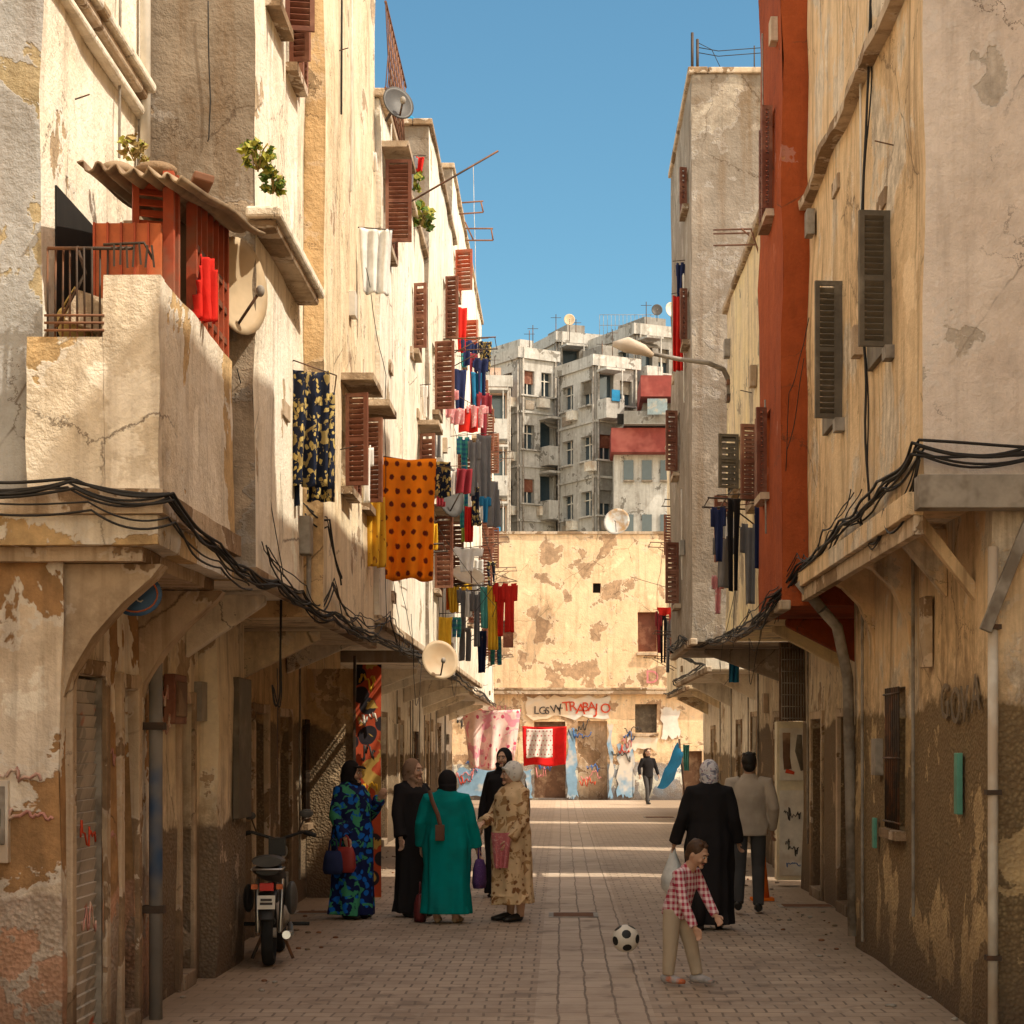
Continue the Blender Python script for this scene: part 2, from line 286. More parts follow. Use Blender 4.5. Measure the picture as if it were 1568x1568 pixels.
def building(name,s,y0,y1,xg,xu,zb,zt,mu,ml,depth=6,wins=(),lows=(),mf=None,coping=True,corb=5.4):
    par=root(name,(s*(xg+depth/2),(y0+y1)/2,0)); mb=MB(); mf=mf or mu; y1=y1-.012
    nx=(-s,0,0)
    lo=[(a-y0,b-y0,c,d,k) for a,b,c,d,k in lows]
    gwall(mb,(s*xg,y0,0),(0,1,0),nx,y1-y0,zb,lo,ml)
    gwall(mb,(s*xg,y0,0),(s,0,0),(0,-1,0),depth,zb,[],ml)
    gwall(mb,(s*xg,y1,0),(s,0,0),(0,1,0),depth,zb,[],ml)
    ws=[(w[0]-y0,w[0]+w[2]-y0,w[1]-zb,w[1]+w[3]-zb,'glass') for w in wins]
    gwall(mb,(s*xu,y0,zb),(0,1,0),nx,y1-y0,zt-zb,ws,mu)
    D=depth+xg-xu
    gwall(mb,(s*xu,y0,zb),(s,0,0),(0,-1,0),D,zt-zb,[],mf)
    gwall(mb,(s*xu,y1,zb),(s,0,0),(0,1,0),D,zt-zb,[],mf)
    if abs(xg-xu)>.1: gwall(mb,(s*xu,y0,zb),(0,1,0),(0,0,-1),y1-y0,xg-xu,[],mu,vv=(s,0,0))
    mb.quad([(s*xu,y0,zt),(s*(xg+depth),y0,zt),(s*(xg+depth),y1,zt),(s*xu,y1,zt)],'slab')
    mb.quad([(s*(xg+depth),y0,0),(s*(xg+depth),y1,0),(s*(xg+depth),y1,zt),(s*(xg+depth),y0,zt)],mu)
    mb.done('walls',par)
    c=MB()
    if coping:
        c.box(s*(xu-.05),s*(xu+.22),y0-.05,y1+.003,zt+.003,zt+.09,'slab'); c.box(s*(xu+.223),s*(xu+3),y0-.05,y0+.2,zt+.003,zt+.085,'slab')
    if abs(xg-xu)>.1:
        c.box(s*(xu-.02),s*(xu+.08),y0-.02,y1-.03,zb-.04,zb+.05,'slab')
        y=y0+1.4
        while y<y1-.2:
            w=(xg-xu)*.8
            c.hexa([V((s*xg,y,zb-.50)),V((s*(xg-w),y,zb-.10)),V((s*(xg-w),y+.12,zb-.10)),V((s*xg,y+.12,zb-.50)),V((s*xg,y,zb-.03)),V((s*(xg-w),y,zb-.03)),V((s*(xg-w),y+.12,zb-.03)),V((s*xg,y+.12,zb-.03))],mu)
            y+=corb
    if c.bm.faces: c.done('coping_and_corbels',par,bevel=.015)
    else: c.bm.free()
    for w in wins: window_unit(par,s,s*xu,*w[:4],**(w[4] if len(w)>4 else {}))
    for a,b,c0,d,k in lows:
        if c0<.1:
            t=MB(); t.box(s*(xg+.05),s*(xg-.035),a-.10,a-.005,0,d+.10,'slab'); t.box(s*(xg+.05),s*(xg-.035),b+.005,b+.10,0,d+.10,'slab'); t.box(s*(xg+.1),s*(xg-.05),a,b,.0,.12,'slab'); t.box(s*(xg+.05),s*(xg-.035),a-.003,b+.003,d+.005,d+.095,'slab'); t.done('door_frame',par,bevel=.01)
        else:
            t=MB(); yy=a+.05
            while yy<b: t.tube([(s*(xg-.04),yy,c0),(s*(xg-.04),yy,d)],.009,'metal',6); yy+=.1
            for z in (c0+.05,(c0+d)/2,d-.05): t.tube([(s*(xg-.045),a-.03,z),(s*(xg-.045),b+.03,z)],.009,'metal',6)
            t.box(s*(xg+.02),s*(xg-.08),a-.05,b+.05,c0-.08,c0-.01,'slab'); t.done('window_bars',par)
    rd=random.Random(int(y0*10)+(3 if s>0 else 0)); c=MB()
    for i in range(int((y1-y0)*1.0)+2):
        y=rd.uniform(y0+.2,y1-.3); z=rd.uniform(zb+.2,min(zt-.6,8.5)); x=s*xu; t=rd.random()
        if t<.2: c.box(x,x-s*.07,y,y+.18,z,z+.22,rd.choice(['pipe','slab','whitep']))
        elif t<.5: c.tube([(x-s*.035,y,z),(x-s*.04,y+.03,z+rd.uniform(.8,2.2))],.010,rd.choice(['pipe','cable','whitep']),6)
        elif t<.75: c.tube([(x,y,z),(x-s*rd.uniform(.08,.16),y,z+.03)],.006,'metal',5)
        else: c.box(x,x-s*.03,y,y+.35,z,z+.12,'slab')
    for i in range(int((y1-y0)*.7)+1):
        y=rd.uniform(y0+.2,y1-.3); z=rd.uniform(.9,zb-.7); x=s*xg; t=rd.random()
        if any(a-.4<y<b+.1 for a,b,_,_,_ in lows): continue
        if t<.35: c.box(x,x-s*.07,y,y+.22,z,z+.3,rd.choice(['pipe','slab','whitep']))
        else: c.tube([(x-s*.03,y,rd.uniform(0,1.2)),(x-s*.03,y+.02,zb-.1)],.014,'pipe',6)
    c.done('wall_fittings',par,bevel=.006)
    return par
# ---------------------------------------------------------------- world, sun, camera
AZ,EL=R(23),R(52)
S=V((math.cos(AZ)*math.cos(EL),-math.sin(AZ)*math.cos(EL),math.sin(EL)))
sc=bpy.context.scene
w=bpy.data.worlds.new('World'); sc.world=w; w.use_nodes=True; nt=w.node_tree
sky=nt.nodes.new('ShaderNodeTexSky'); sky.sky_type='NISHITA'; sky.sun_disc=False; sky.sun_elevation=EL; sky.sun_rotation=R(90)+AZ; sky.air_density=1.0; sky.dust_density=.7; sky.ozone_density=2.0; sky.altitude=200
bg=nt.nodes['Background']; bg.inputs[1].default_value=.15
tc=nt.nodes.new('ShaderNodeTexCoord'); sp=nt.nodes.new('ShaderNodeSeparateXYZ'); nt.links.new(tc.outputs['Generated'],sp.inputs[0])
def wn(t,**k):
    x=nt.nodes.new(t)
    for a,b in k.items(): setattr(x,a,b)
    return x
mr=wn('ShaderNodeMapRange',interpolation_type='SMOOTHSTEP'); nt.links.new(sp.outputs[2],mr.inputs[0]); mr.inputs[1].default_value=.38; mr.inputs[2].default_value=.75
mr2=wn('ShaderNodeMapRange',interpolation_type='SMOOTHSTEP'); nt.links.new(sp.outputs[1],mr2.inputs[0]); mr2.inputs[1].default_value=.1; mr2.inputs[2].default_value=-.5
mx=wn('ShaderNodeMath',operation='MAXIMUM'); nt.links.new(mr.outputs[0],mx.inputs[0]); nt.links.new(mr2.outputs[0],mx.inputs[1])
tint_fill=wn('ShaderNodeMix',data_type='RGBA'); tint_fill.inputs[6].default_value=(.68,1.02,.97,1); tint_fill.inputs[7].default_value=(5.7,3.8,2.2,1); nt.links.new(mx.outputs[0],tint_fill.inputs[0])  # warm fill added to sky overhead and behind camera to brighten shade
mul=wn('ShaderNodeMix',data_type='RGBA',blend_type='MULTIPLY'); mul.inputs[0].default_value=1; nt.links.new(sky.outputs[0],mul.inputs[6]); nt.links.new(tint_fill.outputs[2],mul.inputs[7]); nt.links.new(mul.outputs[2],bg.inputs[0])
sl=bpy.data.lights.new('sun','SUN'); sl.energy=5; sl.angle=R(.5); sl.color=(1,.91,.74); so=bpy.data.objects.new('sun',sl); so.rotation_euler=S.to_track_quat('Z','Y').to_euler(); so.location=(20,-10,30); bpy.context.collection.objects.link(so)
cd=bpy.data.cameras.new('camera'); co=bpy.data.objects.new('camera',cd); bpy.context.collection.objects.link(co); co.location=(0,0,CH); co.rotation_euler=(R(90),0,0); cd.sensor_width=36; cd.lens=70; cd.shift_x=-76/1568; cd.shift_y=357/1568; cd.clip_end=3000; sc.camera=co
sc.view_settings.view_transform='Standard'; sc.view_settings.look='None'; sc.view_settings.exposure=0
# ---------------------------------------------------------------- ground
g=NG('ground_dirt'); p=g.pos(); c=g.mix(g.rng(g.noi(p,.5,4,.6),.4,.6),(.36,.29,.21),(.28,.23,.17)); M['ground']=g.fin(c,.95)
g=NG('paving'); p=g.pos()
def brick(vec,wd,rh,c1,c2,mo):
    b=g.n('ShaderNodeTexBrick'); g.l(vec,b.inputs['Vector']); b.inputs['Color1'].default_value=(*c1,1); b.inputs['Color2'].default_value=(*c2,1); b.inputs['Mortar'].default_value=(*mo,1)
    b.inputs['Scale'].default_value=1; b.inputs['Mortar Size'].default_value=.009; b.inputs['Brick Width'].default_value=wd; b.inputs['Row Height'].default_value=rh; b.inputs['Bias'].default_value=0; return b
dn=g.noi(p,1.5,2); wob=g.n('ShaderNodeVectorMath',operation='ADD'); g.l(p,wob.inputs[0]); cx=g.n('ShaderNodeCombineXYZ'); g.l(g.ma('MULTIPLY',dn,.05),cx.inputs[0]); g.l(g.ma('MULTIPLY',dn,.06),cx.inputs[1]); g.l(cx.outputs[0],wob.inputs[1]); wv=wob.outputs[0]
b1=brick(wv,.20,.20,(.50,.375,.27),(.37,.275,.20),(.15,.11,.08)); b2=brick(g.mp(wv,rot=(0,0,R(90))),.40,.2,(.57,.45,.345),(.47,.36,.27),(.15,.11,.08))
sx=g.n('ShaderNodeSeparateXYZ'); g.l(p,sx.inputs[0]); ms=g.ma('MULTIPLY',g.ma('GREATER_THAN',sx.outputs[0],-.18),g.ma('LESS_THAN',sx.outputs[0],.62))
c=g.mix(ms,b1.outputs[0],b2.outputs[0]); n=g.noi(p,.7,5,.65); c=g.mix(g.rng(n,.35,.7,0,.7),c,(.25,.175,.12)); n6=g.noi(p,6,4,.7); c=g.mix(g.rng(n6,.5,.8,0,.7),c,(.48,.39,.30))
n5=g.noi(p,2.2,4,.6); c=g.mix(g.rng(n5,.57,.66,0,.6),c,(.15,.105,.075))
c=g.mix(g.rng(sx.outputs[1],20,45,0,.35),c,(.62,.49,.36))  # paving colour lightened with distance to paint in brighter light down the street
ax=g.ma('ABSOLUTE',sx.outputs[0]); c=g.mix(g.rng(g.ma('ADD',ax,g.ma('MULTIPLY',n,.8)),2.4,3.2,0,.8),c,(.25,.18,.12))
hh=g.ma('ADD',g.ma('MULTIPLY',g.mix(ms,b1.outputs[1],b2.outputs[1]),-1.0),g.ma('MULTIPLY',n6,.5)); g.bump(hh,.6,.015); M['pave']=g.fin(c,.72,0,.35)
mb=MB(); mb.quad([(-1200,-300,0),(1200,-300,0),(1200,2200,0),(-1200,2200,0)],'ground'); mb.done('ground')
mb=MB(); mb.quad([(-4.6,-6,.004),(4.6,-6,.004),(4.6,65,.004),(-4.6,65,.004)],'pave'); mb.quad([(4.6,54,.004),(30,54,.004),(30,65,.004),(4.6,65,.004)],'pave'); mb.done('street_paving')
for px,py,a,b in ((878,1402,.26,.3),(1235,1388,.32,.25),(485,1398,.25,.2),(1010,1252,.4,.4)):
    Z=5488/(py-1141); x=PX(px,Z); mb=MB(); mb.box(x-a,x+a,Z-b,Z+b,.005,.012,'pipe')
    for i in range(6): mb.box(x-a+.05,x+a-.05,Z-b+.05+i*(2*b-.1)/6,Z-b+.05+(i+.5)*(2*b-.1)/6,.013,.016,'rust')
    mb.done('drain_cover')
# ---------------------------------------------------------------- buildings left
W=lambda **k:k
building('unseen_plaster_building',-1,-6,10.88,3.35,3.35,2.9,9,'cream','agedlow')
A=building('balcony_building',-1,10.9,13.4,2.74,2.85,2.9,9.5,'white','agedlow',mf='blueshade',lows=[(11.12,11.85,.0,2.2,'graf2'),(12.35,12.75,0,2.15,'doorblue')],coping=False)
B=building('gray_front_building',-1,13.4,15.9,2.80,2.06,2.95,10.2,'white','clow',mf='grayshade',wins=[(14.0,7.05,.6,1.0,W(leafw=.22,two=True)),(14.9,6.9,.5,.9,W(leafw=.16))],lows=[(14.55,15.0,0,2.1,'door')])
C=building('tan_plaster_building',-1,15.9,20.3,2.9,1.9,2.82,10.3,'cream','tan',mf='tan',wins=[(17.3,4.05,.6,.8,W(leafw=.2,hood=True)),(18.9,4.1,.5,.8,W(leafw=.18,hood=True))],lows=[(17.2,17.9,0,2.15,'doorblue'),(18.7,19.5,0,2.1,'door')])
D=building('white_plaster_building',-1,20.3,27,3.0,1.85,3.08,8.4,'white','tan',wins=[(20.6,7.0,.7,.85,W(leafw=.27,hood=True,openang=88)),(22.9,4.1,.7,.8,W(leafw=.2,hood=True,rack=.5)),(25.6,5.0,.6,.8,W(leafw=.2,hood=True)),(24.6,6.7,.5,.8,W(leafw=.16))],lows=[(21,21.9,0,2.1,'door'),(23,23.8,.9,2.1,'dark'),(25,25.9,0,2.2,'graf')])
E=building('cream_plaster_building',-1,27,33.5,3.1,1.8,2.92,10.2,'white','cream',mf='conc',wins=[(27.9,6.5,.7,.95,W(leafw=.28)),(27.9,4.0,.7,1.0,W(leafw=.26,hood=True)),(30.4,8.0,.7,.95,W(leafw=.2,rack=.8)),(31.3,4.3,.7,1.0,W(leafw=.24,hood=True,rack=.8))],lows=[(27.6,30.4,0,2.4,'graf'),(31.3,32.5,.8,2.2,'glass')])
Fb=building('cream_plaster_building',-1,33.5,46,3.2,1.85,3.15,11.5,'white','white',mf='conc',wins=[(34.2,9.6,.7,.7,W(leafw=.3,col='redwood')),(36.6,8.9,.7,.7,W(leafw=.3,col='redwood')),(35,6.1,.8,1,W(leafw=.28,rack=.8)),(39,4.2,.8,1,W(leafw=.28,rack=.8)),(41,7,.8,1,W(leafw=.3,hood=True)),(44,5.2,.8,1,W(leafw=.3,rack=.8))],lows=[(35,36.2,0,2.3,'door'),(39,40,0,2.2,'doorblue'),(43,44,.9,2.1,'dark')])
building('white_plaster_building',-1,46,60,3.3,2.05,3.0,11.5,'white','white',wins=[(47+4*i,4.1+2.6*j,1,1.1,W(leafw=.3,rack=.8 if (i+j)%2 else 0)) for i in range(3) for j in range(3)],lows=[(48,49.2,0,2.3,'door'),(53,54,0,2.3,'doorblue')])
# ---------------------------------------------------------------- buildings right
building('unseen_plaster_building',1,-6,12.05,3.05,3.05,3.2,11.3,'rtan','rtan')  # unseen, added beside the camera; height set to shade near street and balcony
R0=building('tan_plaster_building',1,12.1,17.8,2.62,2.2,3.3,9.4,'rtan','rtan',mf='rpink',lows=[(15.2,15.9,1.15,2.25,'dark')],coping=False)
R1=building('red_plaster_building',1,17.8,19.8,2.95,1.97,3.05,10.4,'red','tan',wins=[(18.4,6.75,.6,.95,W(leafw=.10)),(18.9,4.2,.5,.8,W(leafw=.10))],lows=[(18.3,19.1,0,2.2,'dark')],coping=False)
R1b=building('yellow_plaster_building',1,19.8,25.0,3.02,2.06,3.1,7.2,'yellow','cream',depth=3.2,wins=[(20.7,4.35,.6,.78,W(leafw=.18,rack=.55)),(22.9,4.75,.6,.62,W(leafw=.24,col='olive')),(24.0,4.0,.6,.8,W(leafw=.2))],lows=[(20.8,21.6,0,2.1,'door'),(23,23.9,0,2.1,'door')])
R2=building('concrete_building',1,27,32,3.15,1.76,3.2,10.9,'conc','cream',depth=3,wins=[(27.6,9.3,.6,.5,W(leafw=.10)),(27.5,7.4,.5,.7,W(leafw=.10)),(29.8,5.9,.7,.9,W(leafw=.18)),(29.5,3.9,.7,.9,W(leafw=.2))],lows=[(28.3,29.3,0,2.2,'door')])
R3=building('cream_plaster_building',1,34.2,43.4,3.45,2.5,3.1,7.6,'white','white',depth=4,wins=[(35+3.6*i,4+2.1*j,.8,.9,W(leafw=.25,rack=.7 if (i+j)%2 else 0)) for i in range(2) for j in range(2)],lows=[(35,36,0,2.3,'doorblue'),(38,39,0,2.2,'door')])
R4=building('cream_plaster_building',1,45.6,54,3.85,2.85,3.1,9.8,'cream','white',wins=[(46.3+3*i,4+2.5*j,.9,1.0,W(leafw=.3,rack=.8 if (i+j)%2 else 0)) for i in range(2) for j in range(2)],lows=[(47,48,0,2.3,'doorblue'),(50,51,0,2.2,'door')])
# ---------------------------------------------------------------- back wall
bk=root('end_wall_building',(0,70,0)); mb=MB(); Zb=65.0; x0=-14; x1=30; f=Zb/F
def bx(px): return PX(px,Zb)-x0
ops=[]
for a,b,c,d,k in ((818,866,1105,1222,'door'),(885,930,1104,1225,'slab'),(977,1006,937,998,'brown'),(770,786,950,992,'brown'),(908,920,893,908,'dark'),(972,1006,1078,1122,'olive'),(1045,1075,1150,1224,'door')):
    ops.append((bx(a),bx(b),max(0,PZ(d,Zb)),PZ(c,Zb),k))
gwall(mb,(x0,Zb,0),(1,0,0),(0,-1,0),x1-x0,PZ(818,Zb),ops,'back',cell=1.0,dep=.25)
ztop=PZ(818,Zb); mb.quad([(x0,Zb,ztop),(x1,Zb,ztop),(x1,Zb+8,ztop),(x0,Zb+8,ztop)],'slab'); mb.quad([(x0,Zb,0),(x0,Zb+8,0),(x0,Zb+8,ztop),(x0,Zb,ztop)],'back'); mb.done('walls',bk)
mb=MB(); mb.box(x0,x1,Zb-.25,Zb+.02,PZ(1063,Zb),PZ(1058,Zb),'slab'); mb.box(x0,x1,Zb-.1,Zb+.02,PZ(1056,Zb),PZ(1053,Zb),'slab'); mb.box(x0,x1,Zb-.06,Zb+.2,ztop+.003,ztop+.09,'slab')
for a,b,c in ((972,1006,1123),(977,1006,999)): mb.box(PX(a-2,Zb),PX(b+2,Zb),Zb-.12,Zb+.02,PZ(c+4,Zb),PZ(c,Zb),'slab')
mb.done('ledges',bk)
M['patchw']=plain('paint_patch_white',(.88,.82,.73),.9,dirt=(.80,.64,.46),sc=1.5); M['patchb']=plain('paint_patch_blue',(.26,.44,.62),.9,dirt=(.66,.60,.52),sc=2)
def panel(px0,px1,py0,py1,k,d=.012):
    mb=MB(); rd=random.Random(int(px0)); a,b,c,e=PX(px0,Zb),PX(px1,Zb),PZ(py1,Zb),PZ(py0,Zb); pts=[]
    for i in range(12): pts.append((a+(b-a)*i/12,c+rd.uniform(-.08,.12)))
    for i in range(8): pts.append((b+rd.uniform(-.08,.05),c+(e-c)*i/8))
    for i in range(12): pts.append((b+(a-b)*i/12,e+rd.uniform(-.12,.06)))
    for i in range(8): pts.append((a+rd.uniform(-.05,.08),e+(c-e)*i/8))
    mb.face([mb.bm.verts.new((x,Zb-.03-d,z)) for x,z in pts],k); return mb.done('painted_patch',bk)
panel(806,934,1066,1100,'patchw'); panel(931,939,1110,1222,'patchb'); panel(868,884,1116,1221,'patchb'); panel(945,972,1140,1221,'patchb',.008); panel(960,1008,1125,1150,'patchw',.016); panel(700,815,1176,1222,'patchb',.006); panel(700,760,1064,1100,'patchw',.006); panel(1012,1040,1085,1130,'patchw',.007)
def text(body,loc,rot,size,k,name,par,ext=.004,sx=1):
    cu=bpy.data.curves.new(name,'FONT'); cu.body=body; cu.size=size; cu.extrude=ext; cu.offset=size*.004; cu.materials.append(M[k]); o=bpy.data.objects.new(name,cu); bpy.context.collection.objects.link(o); o.location=loc; o.rotation_euler=rot; o.scale=(sx,1,1)
    if par: o.parent=par; o.matrix_parent_inverse=Matrix.Translation(-par.location)
rd=random.Random(4); px=862
for ch in 'TRABAJO': text(ch,P(px,1091+rd.uniform(-3,2),Zb-.07),(R(90),R(rd.uniform(-8,6)),0),.44*rd.uniform(.9,1.15),'inkred','graffiti_lettering',bk); px+=9.6
for i,ch in enumerate('LGSWT'): text(ch,P(817+i*9,1093+rd.uniform(-3,2),Zb-.07),(R(90),R(rd.uniform(-12,6)),0),.34*rd.uniform(.9,1.1),'ink','graffiti_lettering',bk)
text('BINO',P(702,1096,Zb-.06),(R(90),0,0),.34,'inkred','graffiti_lettering',bk); text('SVU',P(748,1093,Zb-.06),(R(90),R(-5),0),.34,'inkpink','graffiti_lettering',bk); text('D',P(988,1046,Zb-.06),(R(90),0,0),.6,'inkpink','graffiti_lettering',bk)
def scrawl(mb,c,w,h,k,n=9,r=.008,seed=0,plane='x'):
    rd=random.Random(seed); pts=[]
    for i in range(n):
        a=(i/(n-1)-.5)*w+rd.uniform(-.15,.15)*w; b=rd.uniform(-.5,.5)*h
        pts.append(V(c)+(V((a,0,b)) if plane=='x' else V((0,a,b))))
    sm=[]
    for i in range(n-1):
        a,b=pts[i],pts[i+1]
        for t in (0,.33,.66): sm.append(a.lerp(b,t)+V((0,0,.12*h*math.sin(t*6))))
    mb.tube(sm,r,k,4)
mb=MB()
for i in range(26): scrawl(mb,P(706+(i*61)%300,1110+(i*37)%98,Zb-.06),random.uniform(.3,.8),.4,['ink','inkred','inkpink','inkblue'][i%4],9,.016,i+20)
mb.done('graffiti_scrawl',bk)
mb=MB()
scrawl(mb,(-2.98,10.87,1.65),.26,.10,'fade',7,.010,1); scrawl(mb,(-2.9,10.87,1.42),.28,.08,'fade',7,.010,2)
for y,z,k,sd in ((12.05,1.75,'fade',5),(12.1,1.2,'fade',6),(13.7,2.15,'fade',7),(13.8,1.95,'fade',8),(11.5,1.3,'inkred',9),(11.5,.8,'fade',10)): scrawl(mb,(-2.735,y,z),.35,.2,k,8,.006,sd,'y')
mb.done('graffiti_tags')
# ---------------------------------------------------------------- apartments
def apt(name,px0,px1,ytop,Z,ang,D,km,kp,side=2,fr=3,balc=(),rail='apt1'):
    a=R(ang); u=V((math.cos(a),math.sin(a),0)); n=V((math.sin(a),-math.cos(a),0)); v=V((-math.sin(a),math.cos(a),0))
    O=V((PX(px0,Z),Z,0)); W=(px1-px0)*Z/F/math.cos(a); H=PZ(ytop,Z); par=root(name,O); mb=MB(); ns=int(H/3)
    def face(O,u,n,W,m,km,balc):
        ops=[]; bw=W/m
        for st in range(ns):
            zb=H-3*(st+1)+.0
            for i in range(m):
                if (i,st%4) in balc or (i,-1) in balc: ops.append((bw*i+.15,bw*(i+1)-.15,zb+.3,zb+2.6,'glass'))
                else: ops.append((bw*(i+.5)-min(.6,bw*.3),bw*(i+.5)+min(.6,bw*.3),zb+1.0,zb+2.35,'glass'))
        gwall(mb,O,u,n,W,H,ops,km,dep=.35,cell=3,ja=.0)
        ang=math.atan2(u.y,u.x)
        for st in range(ns):
            zb=H-3*(st+1)
            mb.obox(O+u*W/2+V((0,0,zb+.05))+n*.06,(W,.1,.12),(0,0,ang),kp)
            for i in range(m):
                c=O+u*(bw*(i+.5))+V((0,0,zb))
                if (i,st%4) in balc or (i,-1) in balc:
                    mb.obox(c+n*.5+V((0,0,.62)),(bw-.15,1.0,1.05),(0,0,ang),rail if (st+i)%3 else kp); mb.obox(c+n*.52+V((0,0,2.72)),(bw-.1,1.05,.12),(0,0,ang),kp)
                    mb.obox(c+n*.96+V((bw*.3,0,1.8)),(.06,.06,1.8),(0,0,ang),kp)
                    if random.random()<.5: mb.obox(c+n*1.05+V((0,0,1.3)),(bw*.4,.04,.6),(0,0,ang),random.choice(['cwhite','cpink','cblue','cgray']))
                    if random.random()<.35: mb.obox(c+n*.7+V((0,0,2.3)),(bw-.3,.6,.04),(R(30),0,ang),random.choice(['green','cwhite','olive']))
                else:
                    mb.obox(c-n*.25+V((0,0,1.68)),(.06,.05,1.35),(0,0,ang),'whitep')
                    mb.obox(c-n*.25+V((0,0,1.9)),(1.1,.05,.05),(0,0,ang),'whitep'); mb.obox(c+n*.1+V((0,0,.95)),(1.3,.2,.08),(0,0,ang),kp)
                    if random.random()<.3: mb.obox(c+n*.2+u*.8+V((0,0,.6)),(.7,.35,.5),(0,0,ang),'whitep')
                    if random.random()<.4: mb.obox(c-n*.2+V((0,0,2.0)),(1.1,.03,.7),(0,0,ang),random.choice(['brown','olive','apt2']))
                    if random.random()<.25: mb.obox(c+n*.06+V((0,0,.45)),(bw*.5,.03,.5),(0,0,ang),'conc')
        for q in (0.05,.98): mb.tube([O+u*W*q+n*.1,O+u*W*q+n*.1+V((0,0,H))],.06,'pipe',6)
    face(O,u,n,W,fr,km,balc); face(O+v*D,-v,-u,D,side,kp,())
    face(O+u*W,v,u,D,2,kp,())
    mb.quad([O+V((0,0,H)),O+u*W+V((0,0,H)),O+u*W+v*D+V((0,0,H)),O+v*D+V((0,0,H))],'conc')
    mb.obox(O+u*W/2+V((0,0,H+.3)),(W+.5,.3,.6),(0,0,a),kp); mb.obox(O+v*D/2+V((0,0,H+.3)),(.3,D+.3,.6),(0,0,a),kp)
    mb.obox(O+u*W*.6+v*D*.5+V((0,0,H+.7)),(W*.4,D*.5,1.4),(0,0,a),km)
    for i in range(2):
        q=O+u*W*random.random()+v*.5+V((0,0,H)); h=random.uniform(.2,1.2); mb.tube([q,q+V((0,0,h+1))],.025,'metal',5); mb.tube([q+V((-.3,0,h+.8)),q+V((.3,0,h+.8))],.015,'metal',4)
    mb.done('walls_windows_balconies',par); return par
apt('apartment_block',735,778,592,106,4,8,'apt3','apt1',fr=1,balc={(0,-1)})
apt('apartment_block',797,850,548,110,34,6,'apt1','apt1',fr=2,balc={(1,1),(1,2)})
apt('apartment_block',856,925,524,113,22,6,'apt2','apt1',fr=2,balc={(0,0),(0,1),(0,2)},rail='apt2')
apt('apartment_block',912,975,560,107,30,4,'apt2','apt1',fr=2,balc={(1,1),(1,3),(0,0)})
apt('apartment_block',975,1060,512,109,28,6,'apt2','apt1',fr=3,balc={(0,0),(1,1),(0,1),(1,2)},rail='brown')
apt('apartment_block',640,760,640,135,0,6,'apt2','apt1',fr=4); apt('apartment_block',1050,1200,560,130,0,6,'apt2','apt1',fr=4)
mb=MB()
mb.box(PX(936,104),PX(1050,104),104,110,PZ(692,104),PZ(655,104),'terrace'); mb.box(PX(955,104),PX(1050,104),103.4,106,PZ(652,104),PZ(632,104),'apt2'); mb.box(PX(980,104),PX(1050,104),103.0,108,PZ(612,104),PZ(580,104),'terrace'); mb.box(PX(940,105),PX(1050,105),105,112,0,PZ(692,105)-.05,'apt1'); mb.box(PX(985,104.5),PX(1050,104.5),105,110,PZ(655,104),PZ(612,104),'apt2')
for i in range(3):
    for j in range(4): mb.box(PX(955+i*28,105),PX(970+i*28,105),104.9,104.97,PZ(735+j*83,105),PZ(705+j*83,105),'glass'); mb.box(PX(954+i*28,105),PX(971+i*28,105),104.8,104.97,PZ(738+j*83,105),PZ(735.5+j*83,105),'conc')
for i in range(3): mb.box(PX(945+i*33,104),PX(963+i*33,104),103.9,103.97,PZ(650,104),PZ(634,104),'dark')
mb.box(PX(990,104),PX(1020,104),102.9,102.97,PZ(640,104),PZ(616,104),'doorblue')
mb.done('red_terrace_building')
mb=MB()
for i in range(16): mb.tube([P(918+i*6,515,112),P(918+i*6,482,112)],.012,'pipe',4)
for y in (482,498): mb.tube([P(918,y,112),P(1008,y,112)],.015,'pipe',4)
mb.done('roof_railing')
# ---------------------------------------------------------------- dishes
def dish(name,c,r,nrm,k,par=None,wall=None):
    mb=MB(); n=V(nrm).normalized(); q=n.to_track_quat('Z','Y').to_matrix(); c=V(c); rings=[]
    for i in range(1,7):
        t=i/6; rings.append([c+q@V((r*t*math.cos(a*math.pi/14),r*1.08*t*math.sin(a*math.pi/14),.22*r*t*t)) for a in range(28)])
    back=[[p-n*.012 for p in ring] for ring in rings[::-1]]
    mb.loft(rings+back,k); arm=c+n*r*.75-q@V((0,r*.2,0)); mb.tube([c-q@V((0,r*.95,0)),arm],.010,'metal',6); mb.ell(arm,(.03,.03,.04),'pipe',8)
    if wall is not None: mb.tube([c-n*.01,c-n*.08,V(wall)],.018,'metal',6)
    return mb.done(name,par)
dish('satellite_dish',(PX(356,13.25),13.25,PZ(440,13.25)),.30,(.88,-.47,.05),'dish',wall=(-2.3,13.35,4.6))
dish('satellite_dish',P(608,160,20.2),.17,(.5,-.8,.3),'dishd',wall=(-1.8,20.4,8.2))
dish('satellite_dish',P(672,1012,25),.235,(.35,-.9,.25),'dish',wall=(-1.86,25.3,2.95))
dish('satellite_dish',P(680,752,27.5),.36,(.85,-.5,.2),'dishd',wall=(-1.8,28.2,5.3))
dish('satellite_dish',P(716,885,30),.25,(.2,-.5,.8),'dish',wall=(-1.8,30.3,4.2))
dish('satellite_dish',P(945,800,64),.42,(-.2,-.9,.3),'dishw',wall=P(945,815,65.2))
dish('satellite_dish',P(872,490,108),.3,(0,-1,.2),'dish',wall=P(872,522,109)); dish('satellite_dish',P(1006,475,108),.3,(0,-1,.2),'dishd',wall=P(1006,492,109)); dish('satellite_dish',P(1028,475,108),.4,(.5,-1,.2),'dishw',wall=P(1028,500,109)); dish('satellite_dish',P(625,192,27.6),.14,(.3,-.9,.3),'cblue',wall=P(625,200,27.7))
